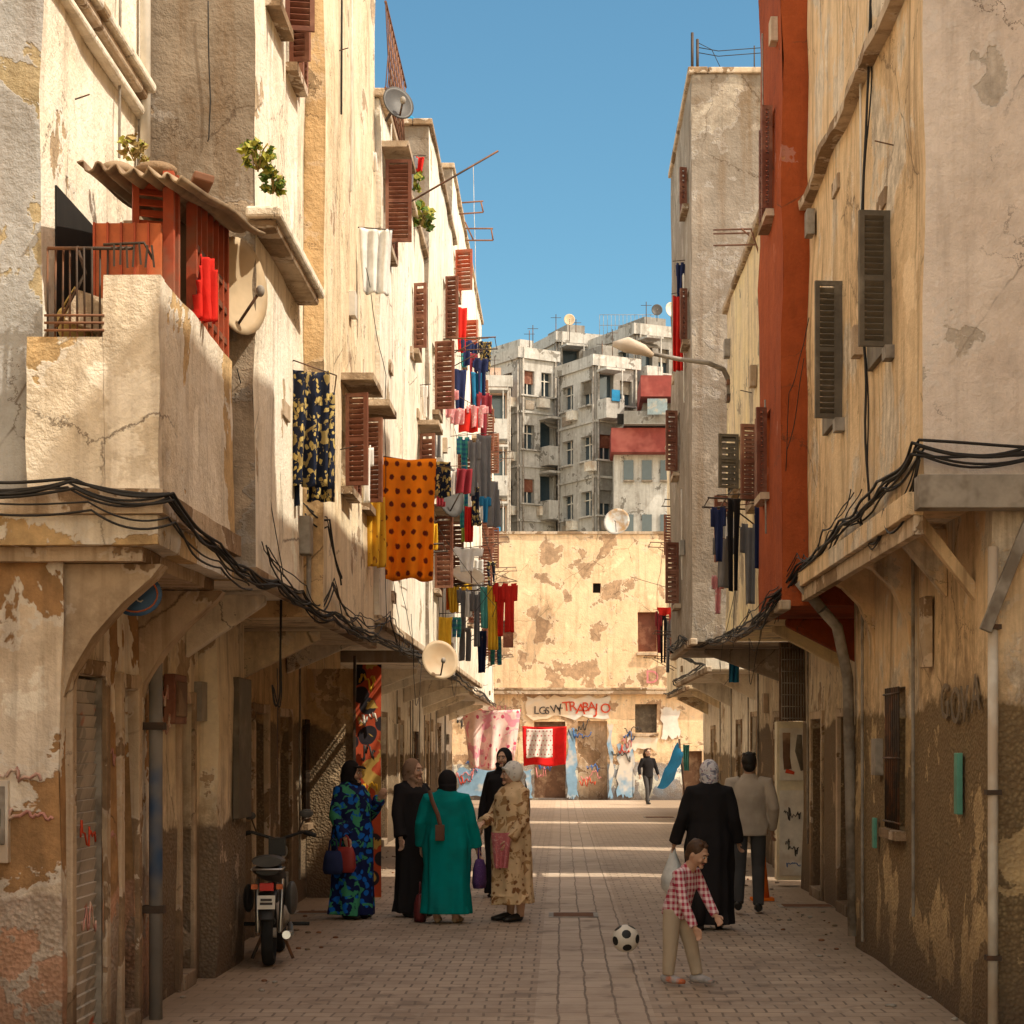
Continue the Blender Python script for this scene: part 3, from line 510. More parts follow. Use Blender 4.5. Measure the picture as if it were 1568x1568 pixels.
# ---------------------------------------------------------------- left balcony
bal=root('concrete_balcony',(-2.5,11.9,3)); mb=MB(); Zf=10.7
def slabbox(x0,x1,y0,y1,z0,z1,k):
    a=dict(cell=.13,ja=.02)
    gwall(mb,(x0,y0,z0),(1,0,0),(0,-1,0),x1-x0,z1-z0,[],k,**a); gwall(mb,(x1,y0,z0),(0,1,0),(1,0,0),y1-y0,z1-z0,[],k,**a)
    gwall(mb,(x0,y1,z0),(1,0,0),(0,1,0),x1-x0,z1-z0,[],k,**a); gwall(mb,(x0,y0,z0),(0,1,0),(-1,0,0),y1-y0,z1-z0,[],k,**a)
    gwall(mb,(x0,y0,z1),(1,0,0),(0,0,1),x1-x0,y1-y0,[],k,vv=(0,1,0),**a); gwall(mb,(x0,y0,z0),(1,0,0),(0,0,-1),x1-x0,y1-y0,[],k,vv=(0,1,0),**a)
xl,xm,xr=PX(40,Zf),PX(160,Zf),PX(245,Zf)
M['balc']=stucco('balcony_plaster',(.88,.80,.68),(.78,.67,.52),(.72,.50,.26),.7,.42)
slabbox(xl,xm-.002,Zf,Zf+.12,3.18,PZ(515,Zf),'balc'); slabbox(xm,xr,Zf,Zf+.12,3.18,PZ(420,Zf),'balc'); slabbox(xr-.12,xr,Zf+.122,13.1,3.18,PZ(422,Zf),'balc'); slabbox(xl,xr-.122,12.98,13.1,3.18,4.3,'balc')
slabbox(-3.4,xr+.03,Zf-.06,13.15,3.04,3.175,'slab'); slabbox(-3.4,xr-.01,Zf,13.12,2.88,3.037,'balc'); slabbox(-3.3,xr-.12,Zf+.1,13.0,2.80,2.878,'slab')
mb.done('parapet_and_slab',bal)
mb=MB()
for y in (10.95,12.85):
    pr=[(-2.76,2.0),(-2.70,2.2),(-2.58,2.40),(-2.42,2.58),(-2.26,2.72),(-2.2,2.795)]
    for a,b in zip(pr,pr[1:]): mb.hexa([V((a[0],y,a[1])),V((b[0],y,b[1])),V((b[0],y+.2,b[1])),V((a[0],y+.2,a[1])),V((a[0],y,2.797)),V((b[0],y,2.797)),V((b[0],y+.2,2.797)),V((a[0],y+.2,2.797))],'slab')
mb.done('corbels',bal)
mb=MB()
za,zc=PZ(512,Zf),PZ(376,Zf)
for i in range(9):
    x=xl+.1+(xm-xl-.1)*i/8; mb.tube([(x,Zf+.06,za-.02),(x,Zf+.06+.02*math.sin(i),zc)],.006,'metal',6)
mb.tube([(xl+.1,Zf+.06,zc),(xm+.15,Zf+.06,zc)],.010,'metal',6); mb.tube([(xm-.02,Zf+.06,zc+.02),(xm+.2,Zf+.06,zc+.03),(xr-.05,Zf+.06,zc-.06)],.008,'metal',6)
for zz in (.02,.06,.1): mb.tube([(xl+.1,Zf-.01,za+zz),(xm,Zf-.01,za+zz)],.007,'rust',6)
mb.tube([(xl+.15,Zf+.05,za+.05),(xl+.3,Zf+.08,za+.35),(xl+.25,Zf+.1,zc+.02)],.009,'metal',6)
for i in range(7): mb.obox((xm+.04+i*.035,Zf+.05,zc-.04+.01*math.sin(i*2)),(.01,.01,.12),(0,.15*math.sin(i*3),0),'metal')
mb.obox((xl+.28,Zf+.2,za+.16),(.2,.12,.18),(0,.3,.3),'slab'); mb.obox((xl+.36,Zf+.3,za+.1),(.12,.2,.2),(.2,0,.3),'canopy')
mb.done('railing',bal)
mb=MB(); bx_=V((xl+.2,Zf+.25,za+.06)); mb.tube([bx_-V((0,0,.06)),bx_,bx_+V((0,0,.10)),bx_+V((0,0,.12))],[.07,.09,.10,.09],'dry',16,fold=lambda t,th:.05*math.sin(th*12)); mb.tube([bx_+V((-.09,0,.1)),bx_+V((0,0,.25)),bx_+V((.09,0,.1))],.008,'dry',6); mb.done('wicker_basket',bal)
mb=MB(); mb.box(PX(140,11),PX(243,11),11.05,11.1,PZ(470,11),PZ(338,11),'orange')
for i in range(5): mb.box(PX(140,11)+i*.075,PX(140,11)+i*.075+.012,11.03,11.048,PZ(470,11),PZ(338,11),'redwood')
mb.box(-2.86,-2.84,11.2,12.9,3.2,4.95,'dark'); mb.box(-2.84,-2.2,12.9,12.94,4.3,5.2,'door'); 
mb.done('screen_panels',bal)
mb=MB()
ys=[11.25,11.4,11.95,12.1,12.3,12.5,12.7,12.9,13.08]
for i,y in enumerate(ys): 
    w=.05 if i in(0,1,2,8) else .03; mb.box(xr-.09,xr-.03,y-w/2,y+w/2,4.31,4.98+(y-10.8)*.13,'redwood')
for z in (4.42,4.78,4.62): mb.box(xr-.085,xr-.035,11.95,13.08,z,z+.04,'brown')
shutter(mb,(xr-.06,11.3),(xr-.26,11.22),4.2,4.98,'redwood',.06)
mb.done('red_lattice',bal)
mb=MB(); nX,nY=48,10; rows=[]
for j in range(nY+1):
    t=j/nY; y=10.75+2.45*t; xa=-2.62+(-.14)*t; xb=-2.06+.10*t; row=[]
    for i in range(nX+1):
        q=i/nX; x=xa+(xb-xa)*q+(.02*noise.noise(V((i*.3,j,0))) if j in(0,nY) else 0); z=4.95+.32*t-.07*q+.024*math.sin(q*2*math.pi*6)+.04*noise.noise(V((q*3,t*3,1))); row.append((V((x,y+ .07*noise.noise(V((q*6,j,3))),z))))
    rows.append(row)
vv=[[mb.bm.verts.new(p) for p in r] for r in rows]
for a,b in zip(vv,vv[1:]):
    for i in range(nX): mb.face([a[i],a[i+1],b[i+1],b[i]],'canopy',True)
o=mb.done('corrugated_canopy',bal); m_=o.modifiers.new('s','SOLIDIFY'); m_.thickness=.012
mb=MB(); mb.ell((-2.3,11.3,5.06),(.12,.1,.05),'slab'); mb.ell((-2.5,11.2,5.03),(.1,.1,.05),'canopy'); mb.obox((-2.15,11.8,5.1),(.12,.5,.05),(0,.2,.3),'rust'); mb.obox((-2.4,11.9,5.12),(.3,.2,.06),(0,0,.6),'slab'); mb.done('roof_debris',bal,bevel=.01)
mb=MB(); mb.box(-2.86,-2.76,10.86,13.38,6.1,6.17,'slab'); mb.box(-2.86,-2.72,10.84,13.38,6.173,6.24,'white'); mb.box(-2.86,-2.78,10.86,13.38,6.0,6.06,'white'); mb.done('cornice',A,bevel=.02)
mb=MB(); mb.box(-2.1,-1.90,13.25,15.6,5.24,5.30,'slab'); mb.box(-2.1,-1.86,13.2,15.65,5.303,5.38,'white'); mb.done('ledge',B,bevel=.02)
mb=MB(); mb.tube([(-2.78,13.3,5.3),(-2.78,13.3,9)],.035,'whitep',12); mb.done('drain_pipe')
mb=MB(); mb.tube([(-2.66,13.05,.0),(-2.66,13.05,2.75)],.045,'bluepipe',14); mb.box(-2.75,-2.6,13.0,13.1,1.9,1.95,'metal'); mb.box(-2.75,-2.6,13.0,13.1,.7,.75,'metal'); mb.done('drain_pipe')
mb=MB(); mb.tube([(-2.0,15.75,2.9),(-2.0,15.75,3.6)],.02,'pipe',10); mb.box(-2.15,-1.97,15.6,15.8,3.3,3.6,'pipe'); mb.done('meter_box',None,bevel=.01)
Z,x,z0,z1=10.95,PX(10,10.95),PZ(1320,10.95),PZ(1195,10.95)
mb=MB(); mb.box(x-.07,x+.035,Z-.1,Z+.0,z0,z1,'whitep'); mb.box(x-.05,x+.02,Z-.115,Z-.102,z0+.1,z1-.03,'pipe'); mb.box(x-.03,x+.0,Z-.125,Z-.117,z0+.2,z1-.15,'dark'); mb.done('electric_meter_box',None,bevel=.006)
mb=MB(); c0=V((PX(208,11.3),11.3,PZ(910,11.3))); mb.ell(c0,(.150,.012,.125),'signblue',24); mb.tube([c0+V((.125*math.cos(a*.3),-.012,.10*math.sin(a*.3))) for a in range(22)],.005,'orange',5)
scrawl(mb,c0+V((-.01,-.016,.02)),.13,.05,'whitep',7,.005,41); scrawl(mb,c0+V((.0,-.016,-.03)),.12,.03,'whitep',6,.004,42); mb.tube([c0+V((-.06,0,.1)),c0+V((-.06,.0,.20))],.005,'metal',5); mb.tube([c0+V((.06,0,.1)),c0+V((.06,.0,.20))],.005,'metal',5); mb.done('round_shop_sign')
mb=MB(); mb.box(-2.78,-2.7,13.9,14.35,1.95,2.3,'brown'); mb.box(-2.72,-2.685,13.95,14.3,2.0,2.25,'door'); mb.done('meter_cabinet',B,bevel=.01)
slats=MB(); z=.05
while z<2.18:
    slats.obox((-2.78,11.485,z),(.02,.70,.066),(0,R(14),0),'graf2'); z+=.07
slats.box(-2.83,-2.735,11.10,11.14,0,2.2,'pipe'); slats.box(-2.83,-2.735,11.83,11.87,0,2.2,'pipe'); slats.done('roller_shutter',A)
mb=MB(); gwall(mb,(-2.66,15.35,0),(0,1,0),(1,0,0),1.4,2.90,[],'clow',cell=.3); gwall(mb,(-2.66,15.35,0),(-1,0,0),(0,-1,0),.3,2.90,[],'clow',cell=.3); gwall(mb,(-2.66,16.75,0),(-1,0,0),(0,1,0),.3,2.90,[],'clow',cell=.3); mb.done('pier',C)
mb=MB(); mb.box(-2.655,-2.60,16.05,16.7,1.2,2.35,'olive'); mb.done('window_blind',C,bevel=.01)
mb=MB(); mb.box(-3.0,-2.6,24.2,26.5,2.35,2.5,'rust'); mb.box(-3.02,-2.93,20.1,20.6,0.0,2.6,'metal'); mb.done('shop_awning',D,bevel=.02)
mb=MB()
for z in [1.2+.1*i for i in range(10)]: mb.tube([(-2.72,26.9,z),(-2.72,29.0,z)],.01,'metal',5)
for i in range(12): mb.tube([(-2.72,26.9+i*.19,1.2),(-2.72,26.9+i*.19,2.1)],.01,'metal',5)
for i in range(4): mb.tube([(-2.72-i*.1,26.9,1.2),(-2.72-i*.1,26.9,2.1)],.01,'metal',5)
mb.box(-3.1,-2.7,26.9,29,2.15,2.2,'metal'); mb.box(-3.1,-2.7,26.9,29,1.1,1.16,'metal'); mb.box(-3.08,-2.8,27.1,28.8,1.17,1.9,'dark'); mb.done('window_cage',E)
mb=MB(); gwall(mb,(PX(545,23.4),23.4,0),(1,.25,0),(.25,-1,0),.30,2.75,[],'graf',cell=.3,ja=.01); mb.box(PX(545,23.4)-.03,PX(545,23.4),23.38,23.45,0,2.85,'metal'); mb.box(-3.0,PX(545,23.4)-.03,23.42,23.46,0,2.7,'tan')
for i in range(5): scrawl(mb,(PX(564,23.4),23.37,.9+i*.4),.2,.25,['ink','cyel','ink','whitep','cyel'][i],8,.012,60+i)
mb.done('graffiti_board')
mb=MB()
for i in range(11):
    y=20.35+i*.2
    mb.tube([(-1.80,y,8.5),(-1.80,y+.6,9.4)],.006,'rust',4); mb.tube([(-1.80,y+.6,8.5),(-1.80,y,9.4)],.006,'rust',4)
for z in (8.52,9.4): mb.tube([(-1.80,20.35,z),(-1.80,23.0,z)],.014,'rust',6)
mb.done('roof_mesh_railing',D)
# ---------------------------------------------------------------- plants
def plant(name,c,r,n,keys,sz=.05,par=None):
    mb=MB(); c=V(c)
    for i in range(7):
        d=V((random.gauss(0,1),random.gauss(0,1),abs(random.gauss(0,1))-.2)).normalized(); mb.tube([c-V((0,0,r*.8)),c+d*r*.5,c+d*r*.9],.004,'dry',4)
    for i in range(n):
        d=V((random.gauss(0,1),random.gauss(0,1),random.gauss(0,1))).normalized(); cl=int(i%9); q=V((math.sin(cl*2.1),math.cos(cl*1.7),math.sin(cl*3.3)))*r*.6
        p=c+q+d*r*.38*random.random(); e=Euler((random.uniform(0,6),random.uniform(0,6),random.uniform(0,6))).to_matrix(); s=sz*random.uniform(.5,1.2)
        mb.quad([p+e@V((-s*.5,0,0)),p+e@V((0,-s*.9,.2*s)),p+e@V((s*.5,0,0)),p+e@V((0,s*.9,.2*s))],random.choice(keys))
    mb.done(name,par)
plant('balcony_plant',P(395,240,12.7),.12,260,['leaf','leafy','leafy'],.035); plant('balcony_plant',P(418,280,12.9),.09,160,['leaf','leaf','leafy'],.035); plant('dry_roof_plant',P(205,228,12),.09,110,['dry','dry','leafy'],.035)
plant('window_plant',P(645,330,25),.18,160,['leaf','leafy'],.07); plant('window_plant',P(625,270,24),.2,120,['leaf','leafy'],.07)
# ---------------------------------------------------------------- right details
mb=MB(); gwall(mb,(2.10,12.08,6.58),(0,1,0),(-1,0,0),5.66,.08,[],'slab',cell=.2,ja=.05); gwall(mb,(2.10,12.08,6.66),(0,1,0),(0,0,1),5.66,.14,[],'slab',cell=.2,ja=.05,vv=(1,0,0)); gwall(mb,(2.10,12.08,6.58),(0,1,0),(0,0,-1),5.66,.14,[],'slab',cell=.2,ja=.05,vv=(1,0,0)); mb.done('cornice',R0)
mb=MB(); xk=2.17
shutter(mb,(PX(1315,13.2),13.2),(xk,13.22),PZ(530,13.2),PZ(322,13.2),'olive',.04); mb.box(xk-.01,2.2,13.2,14.1,PZ(530,13.2),PZ(322,13.2),'olive'); mb.box(2.13,2.22,13.1,13.25,PZ(552,13.2),PZ(532,13.2),'pipe')
shutter(mb,(PX(1248,15.6),15.6),(xk,15.62),PZ(640,15.6),PZ(430,15.6),'olive',.045); mb.box(xk-.01,2.2,15.6,16.5,PZ(640,15.6),PZ(430,15.6),'olive'); mb.box(2.13,2.22,15.5,15.65,PZ(662,15.6),PZ(642,15.6),'pipe')
mb.done('olive_shutters',R0)
mb=MB(); mb.tube([(PX(1520,12.05),12.04,0),(PX(1520,12.05),12.04,3.0)],.032,'whitep',12)
for z in (.5,1.5,2.5): mb.box(PX(1520,12.05)-.045,PX(1520,12.05)+.045,12.0,12.09,z,z+.03,'metal')
mb.done('drain_pipe')
mb=MB()
def brack(y,w=.14):
    pr=[(2.63,2.45),(2.6,2.75),(2.5,2.98),(2.36,3.12),(2.22,3.2),(2.2,3.285)]
    for a,b in zip(pr,pr[1:]): mb.hexa([V((a[0],y,a[1])),V((b[0],y,b[1])),V((b[0],y+w,b[1])),V((a[0],y+w,a[1])),V((a[0],y,3.29)),V((b[0],y,3.29)),V((b[0],y+w,3.29)),V((a[0],y+w,3.29))],'rtan')
brack(15.0); brack(16.7)
mb.obox((2.43,12.6,3.0),(.07,.10,.75),(0,R(-38),0),'rtan'); mb.obox((2.70,11.99,2.86),(.07,.05,.8),(0,R(22),0),'pipe')
mb.box(2.14,3.2,11.9,12.09,3.22,3.42,'pipe'); mb.box(2.10,2.2,12.1,17.75,3.2,3.34,'rtan'); mb.box(2.14,2.2,12.1,17.75,3.08,3.197,'slab')
mb.done('brackets',R0,bevel=.01)
mb=MB(); mb.box(2.55,2.61,14.0,14.2,2.35,2.85,'slab'); mb.box(2.56,2.6,12.9,13.0,1.35,1.75,'green'); mb.box(2.57,2.6,16.4,16.5,.95,1.2,'green'); mb.done('wall_boxes',R0,bevel=.006)
rd=random.Random(9)
for i,ch in enumerate('GOVA'): text(ch,(2.592,13.62-.34*i,1.98+rd.uniform(-.03,.03)),(R(90),R(rd.uniform(-5,5)),R(-90)),.34,'inkf','graffiti_lettering',R0,ext=.003,sx=1.2)
mb=MB(); mb.tube([(2.3,17.6,3.0),(2.45,17.7,2.85),(2.55,17.74,2.4),(2.6,17.74,.1)],.05,'pipe',12); mb.tube([(2.1,17.6,3.25),(2.3,17.6,3.0)],.05,'pipe',12); mb.done('drain_pipe')
mb=MB(); Z=25.2; xa,xb=PX(1190,Z),PX(1238,Z); mb.box(xa,xb,Z,Z+.3,.09,PZ(1105,Z),'yelldoor'); mb.box(xa+.03,xb-.03,Z-.015,Z-.002,PZ(1195,Z),PZ(1115,Z),'whitep'); mb.box(xa+.03,xb-.03,Z-.015,Z-.002,.15,PZ(1210,Z),'whitep')
mb.tube([(PX(1204,Z),Z-.02,PZ(1122,Z)),(PX(1204,Z),Z-.02,PZ(1160,Z)),(PX(1206,Z),Z-.02,PZ(1178,Z))],[(.05,.004),(.045,.004),(.05,.004)],'door',10,lat=(1,0,0)); mb.tube([(PX(1203,Z),Z-.021,PZ(1180,Z)),(PX(1216,Z),Z-.021,PZ(1184,Z))],[(.03,.004),(.02,.004)],'inkred',8,lat=(0,0,1))
mb.tube([(PX(1224,Z),Z-.02,PZ(1125,Z)),(PX(1223,Z),Z-.02,PZ(1150,Z)),(PX(1228,Z),Z-.02,PZ(1180,Z))],[(.03,.004),(.05,.004),(.02,.004)],'olive',10,lat=(1,0,0))
scrawl(mb,(PX(1214,Z),Z-.02,PZ(1245,Z)),.2,.22,'ink',9,.008,3); scrawl(mb,(PX(1214,Z),Z-.02,PZ(1300,Z)),.2,.24,'ink',10,.008,5); scrawl(mb,(PX(1214,Z),Z-.02,PZ(1325,Z)),.2,.1,'inkblue',8,.006,6)
mb.done('graffiti_cabinet',None,bevel=.004)
mb=MB(); Z=24.6
for i in range(9): mb.tube([(PX(1197+i*4.2,Z),Z,PZ(1103,Z)),(PX(1197+i*4.2,Z),Z,PZ(985,Z))],.010,'pipe',5)
for i in range(7): mb.tube([(PX(1196,Z),Z-.01,PZ(1100-i*18,Z)),(PX(1232,Z),Z-.01,PZ(1100-i*18,Z))],.008,'pipe',5)
mb.box(PX(1194,Z),PX(1240,Z),Z+.05,Z+.1,PZ(1104,Z),PZ(983,Z),'door'); mb.done('window_grille')
mb=MB(); pts=[P(1117,612,24.5),P(1117,585,24.5),P(1108,566,24.5),P(1085,556,24.4),P(1040,550,24.3),P(990,540,24.2)]; mb.tube(pts,[.035,.035,.032,.03,.028,.025],'pipe',10)
mb.tube([P(1000,545,24.2),P(985,536,24.2),P(960,528,24.2),P(938,527,24.2)],[(.03,.03),(.07,.06),(.10,.07),(.03,.02)],'whitep',12); mb.box(PX(1112,24.5),2.1,24.4,24.6,PZ(615,24.5),PZ(605,24.5),'metal'); mb.box(PX(1112,24.5),2.1,24.4,24.6,PZ(590,24.5),PZ(583,24.5),'metal'); mb.done('street_lamp')
mb=MB(); 
for px,t in ((1060,50),(1068,60)): mb.tube([P(px,118,27.3),P(px,t,27.3)],.02,'metal',6)
for y in (72,80): mb.tube([P(1066,y,27.3),P(1100,y+6,27.3),P(1166,y+1,27.3)],.006,'cable',4)
mb.tube([P(1155,125,27.5),P(1155,70,27.5)],.010,'metal',5); mb.tube([P(1070,66,27.3),P(1090,76,27.5),P(1110,118,27.5)],.006,'cable',4); mb.done('roof_antenna')
mb=MB(); 
for dy in (0,6,24): mb.tube([P(1093,352+dy,22.2),P(1172,350+dy,21)],.010,'rust',5)
mb.tube([P(1150,350,21),P(1172,420,21)],.010,'rust',5); mb.tube([P(1135,350,21.4),P(1168,378,21.2)],.010,'rust',5); mb.done('wall_bracket')
mb=MB(); mb.tube([P(592,330,23),P(763,231,23)],.012,'metal',6); mb.done('roof_pole'); 
mb=MB()
for y in (308,325): mb.tube([P(700,y+3,36),P(740,y,36)],.015,'rust',5)
mb.tube([P(736,308,36),P(740,325,36)],.015,'rust',5)
for y in (350,368): mb.tube([P(712,y,36),P(755,y,36)],.015,'rust',5)
mb.tube([P(752,350,36),P(755,368,36)],.015,'rust',5); mb.tube([P(712,340,36),P(725,368,36)],.015,'rust',5); mb.done('drying_rack')
# ---------------------------------------------------------------- cables
def bundle(name,pts,n=4,r=.010,spread=.03,k='cable',sag=.04):
    mb=MB(); rd=random.Random(len(pts)*7+n)
    for c in range(n):
        o=V((rd.uniform(-spread,spread),0,rd.uniform(-spread,spread))); out=[]
        for a,b in zip(pts,pts[1:]):
            a,b=V(a),V(b); m=12; sg=sag*rd.uniform(.3,1.8)
            for i in range(m):
                t=i/m; q=a.lerp(b,t)+o; q.z-=sg*4*t*(1-t); nv=noise.noise_vector(q*1.5+V((c*3,0,0)))*spread; q+=V((nv.x,0,nv.z)); out.append(q)
        out.append(V(pts[-1])+o); mb.tube(out,r*rd.uniform(.5,1),k,6)
    mb.done(name)
bundle('cable_bundle',[(-3.4,10.58,3.2),(-2.6,10.55,3.19),(xr+.06,10.62,3.14),(xr+.1,11.8,2.98),(xr+.1,13.1,2.93),(-2.0,14,2.95),(-2.0,15.6,2.9),(-1.84,16,2.85),(-1.84,20,2.87),(-1.8,26.5,2.98),(-1.75,33,2.9)],6,.010,.035)
bundle('cable_bundle',[(-2.0,13.6,3.15),(-2.0,15.6,3.0),(-1.84,16.2,3.1),(-1.84,18.2,2.95),(-1.8,21,3.15),(-1.8,24,3.0),(-1.8,29,3.1),(-1.78,33,3.0)],4,.008,.05,sag=.12)
bundle('cable_bundle',[(-3.4,10.56,3.12),(-2.5,10.55,3.08),(xr+.08,10.6,3.02),(xr+.11,11.9,2.9),(xr+.11,13.1,2.85)],2,.008,.03)
bundle('cable_bundle',[(-1.78,33,2.95),(-1.8,46,2.95),(-2.0,60,3)],3,.016,.05)
bundle('cable_bundle',[(2.9,12.0,3.58),(2.16,12.0,3.58),(2.14,13.2,3.52),(2.12,15,3.45),(2.14,17.7,3.36),(1.9,18,3.1),(1.92,19.8,3.0),(1.98,23,3.1),(1.98,27,3.2),(1.7,28,3.3),(1.7,31,3.3)],7,.011,.04)
bundle('cable_bundle',[(2.16,12.0,3.55),(2.1,13.0,3.3),(2.12,14.5,3.5)],3,.009,.04,sag=.15); bundle('cable_bundle',[(1.7,31,3.3),(2.42,34,3.2),(2.42,43,3.2),(2.8,46,3.2),(2.8,54,3.2)],3,.016,.05)
bundle('cable_bundle',[(2.1,14.2,3.6),(2.1,15.8,3.5),(2.1,17.5,3.45),(1.93,18.4,3.2),(1.98,21,3.2),(1.98,24,3.15)],3,.008,.05,sag=.14)
bundle('wall_cable',[(2.16,13.95,9),(2.17,14.0,6.5),(2.12,14.1,5.2),(2.17,14.0,3.5)],2,.009,.03,sag=0); bundle('wall_cable',[P(275,440,12.0)+V((.03,0,0)),P(277,640,11.9),P(285,800,11.9)],1,.007,.02,sag=0)
bundle('wall_cable',[P(318,0,13.37),P(320,150,13.37),P(316,215,13.37)],1,.008,.01,sag=0); bundle('wall_cable',[P(265,740,11.5),P(360,880,13.2),P(410,895,15)],2,.008,.03); bundle('wall_cable',[P(430,900,15.8),P(430,1060,15.8),P(425,1080,15.8),P(418,1050,15.8)],2,.008,.02)
bundle('wall_cable',[P(465,780,15.8),P(500,800,16),P(520,890,16.2)],3,.009,.04); bundle('wall_cable',[P(360,560,13.3),P(400,700,14.0),P(430,880,14.5)],1,.006,.02)
for a in ((733,480,36,735,860,36),(724,250,36,731,560,36),(440,420,15.4,432,600,15.2)): bundle('wall_cable',[P(*a[:3]),P(*a[3:])],1,.008,.01,k='whitep',sag=0)
bundle('overhead_cable',[(-1.8,24,4.9),(-1.0,30,3.9),(-1.8,38,4.5)],1,.008,.02,sag=.2); bundle('overhead_cable',[P(690,640,34),P(760,885,31),P(700,960,30)],1,.008,.02)
for i in range(20):
    s=-1 if i%3 else 1; y=random.uniform(16,34); x=-1.82 if s<0 else (2.0 if y<25 else 1.7); z=random.uniform(3.3,6.5)
    bundle('wall_cable',[(x,y,z),(x-s*.02,y+random.uniform(.5,2),z-random.uniform(.3,1.2)),(x,y+random.uniform(2,3),2.98)],1,.006,.03,sag=.12)
# ---------------------------------------------------------------- laundry
def garment(mb,c,w,h,yaw,shape,k,seed=0):
    rd=random.Random(seed); nu,nv=18,22; u=V((math.cos(yaw),math.sin(yaw),0)); n=V((-u.y,u.x,0)); ph=rd.uniform(0,6); fr=rd.uniform(1.6,3.2); vs={}
    def inside(a,b):
        if shape=='shirt':
            if b<.06: return .12<a<.88 and not(.4<a<.6)
            if b<.36: return True if b<.30+.25*abs(a-.5) else .2<a<.8
            return .2<a<.8
        if shape=='trousers':
            if b<.12: return .15<a<.85
            g=.04+.10*b; return (.12<a<.5-g*.5) or (.5+g*.5<a<.88)
        if shape=='dress': return abs(a-.5)<.26+.24*b
        return True
    def vt(i,j):
        if (i,j) not in vs:
            a,b=i/nu,j/nv; sag=.02*math.sin(a*math.pi)*h*(1-b)
            d=(.02+.11*w*b)*math.sin(a*fr*6.28+ph+b*1.5)+.04*w*math.sin(a*13+ph*2+b*4)
            x=(a-.5)*w*(1-.16*b*(1+math.sin(ph))); vs[(i,j)]=mb.bm.verts.new(V(c)+u*x+n*d+V((0,0,-b*h-sag+ .02*w*math.sin(a*9+ph)*b)))
        return vs[(i,j)]
    for i in range(nu):
        for j in range(nv):
            if inside((i+.5)/nu,(j+.5)/nv): mb.face([vt(i,j),vt(i+1,j),vt(i+1,j+1),vt(i,j+1)],k,True)
def laundry(name,items,line=None):
    par=root(name,P((items[0][0]+items[0][1])/2,items[0][2],items[0][4]))
    for i,(a,b,c,d,Z,sh,k,yw) in enumerate(items):
        mb=MB(); w=(b-a)*Z/F/max(.35,abs(math.cos(R(yw)))); h=(d-c)*Z/F; cen=P((a+b)/2,c,Z)
        garment(mb,V((0,0,0)),w,h,R(yw),sh,k,i*13+int(a)); 
        nm={'shirt':'hanging_shirt','trousers':'hanging_trousers','dress':'hanging_dress'}.get(sh,'hanging_cloth')
        o=mb.done(nm,None); o.parent=par; o.matrix_parent_inverse=Matrix.Translation(-par.location); o.location=cen; s_=o.modifiers.new('s','SOLIDIFY'); s_.thickness=.006
    if line:
        mb=MB()
        for l in line: mb.tube([P(*q) for q in l],.006,'metal',5)
        mb.done('line_and_poles',par)
laundry('laundry_line',[(428,446,550,735,15.3,'towel','cblue',25),(446,502,566,745,15.25,'towel','goldb',25),(470,512,600,768,15.5,'towel','goldb',10),(436,458,725,775,15.3,'towel','goldb',20)],[[(425,560,15.6),(450,552,15.2),(515,575,15.2)],[(515,575,15.2),(512,600,16.4)]])
laundry('laundry_line',[(583,668,700,888,20.2,'towel','odots',12),(556,588,760,868,19.4,'towel','ochre',35),(553,570,680,770,18.6,'shirt','cwhite',50),(566,584,690,750,19,'shirt','cwhite',40),(628,690,706,760,20.9,'towel','goldb',15)],[[(550,690,18.5),(583,698,20.2),(690,716,20.6)]])
laundry('plastic_sheet_on_wall',[(551,600,350,450,18.4,'towel','bagw',15)],[[(548,348,18.4),(603,352,18.4)]])
laundry('laundry_line',[(700,720,668,745,30,'shirt','cplaid',30),(716,736,672,760,30,'shirt','cgray',20),(730,752,665,775,31,'towel','cgray',35),(700,718,735,808,30,'trousers','cplaid',25),(712,724,775,830,30,'towel','cred',20),(720,736,745,805,30,'dress','goldb',30),(734,752,760,800,30,'shirt','cblue',20),(705,720,795,830,31,'towel','clime',30),(690,740,838,875,29.5,'shirt','cwhite',15),(672,700,716,770,29,'shirt','cwhite',20)],[[(690,668,30),(760,662,31)],[(690,842,29.5),(745,835,29.5)]])
laundry('laundry_line',[(700,716,470,540,33,'towel','cred',30),(704,724,520,560,33,'shirt','cnavy',30),(716,734,540,620,34,'trousers','cmar',30),(726,748,548,606,34,'shirt','cnavy',20),(722,740,570,630,34,'towel','cblue',30),(730,752,600,690,34,'shirt','cmar',30),(696,714,565,640,33,'towel','cnavy',30),(672,702,595,640,31,'shirt','cpink',20),(702,732,625,662,33,'towel','cred',10),(686,712,625,650,32,'towel','cpink',20),(714,748,620,655,33,'shirt','cpink',10)],[[(690,600,32),(760,640,34)],[(700,545,33),(750,550,34)]])
laundry('laundry_line',[(676,690,898,934,31,'towel','corange',10),(686,704,896,938,31,'towel','cyel',20),(700,720,900,965,31,'shirt','cgray',30),(712,724,905,945,31,'towel','cwhite',30),(720,740,905,990,31,'shirt','cgray',20),(736,750,898,962,31,'towel','cteal',20),(746,762,896,995,31,'towel','cyel',20),(755,778,892,974,31,'shirt','cred',15),(768,793,892,968,31,'shirt','cred',20),(750,770,960,1018,31.4,'trousers','cplaid',20),(702,724,960,1012,31.4,'trousers','cgray',20),(728,748,965,1030,31.6,'trousers','cnavy',20)],[[(672,900,31),(792,890,31)],[(690,893,31.3),(688,860,30.6)],[(792,890,31),(730,870,34)]])
rd=random.Random(21)
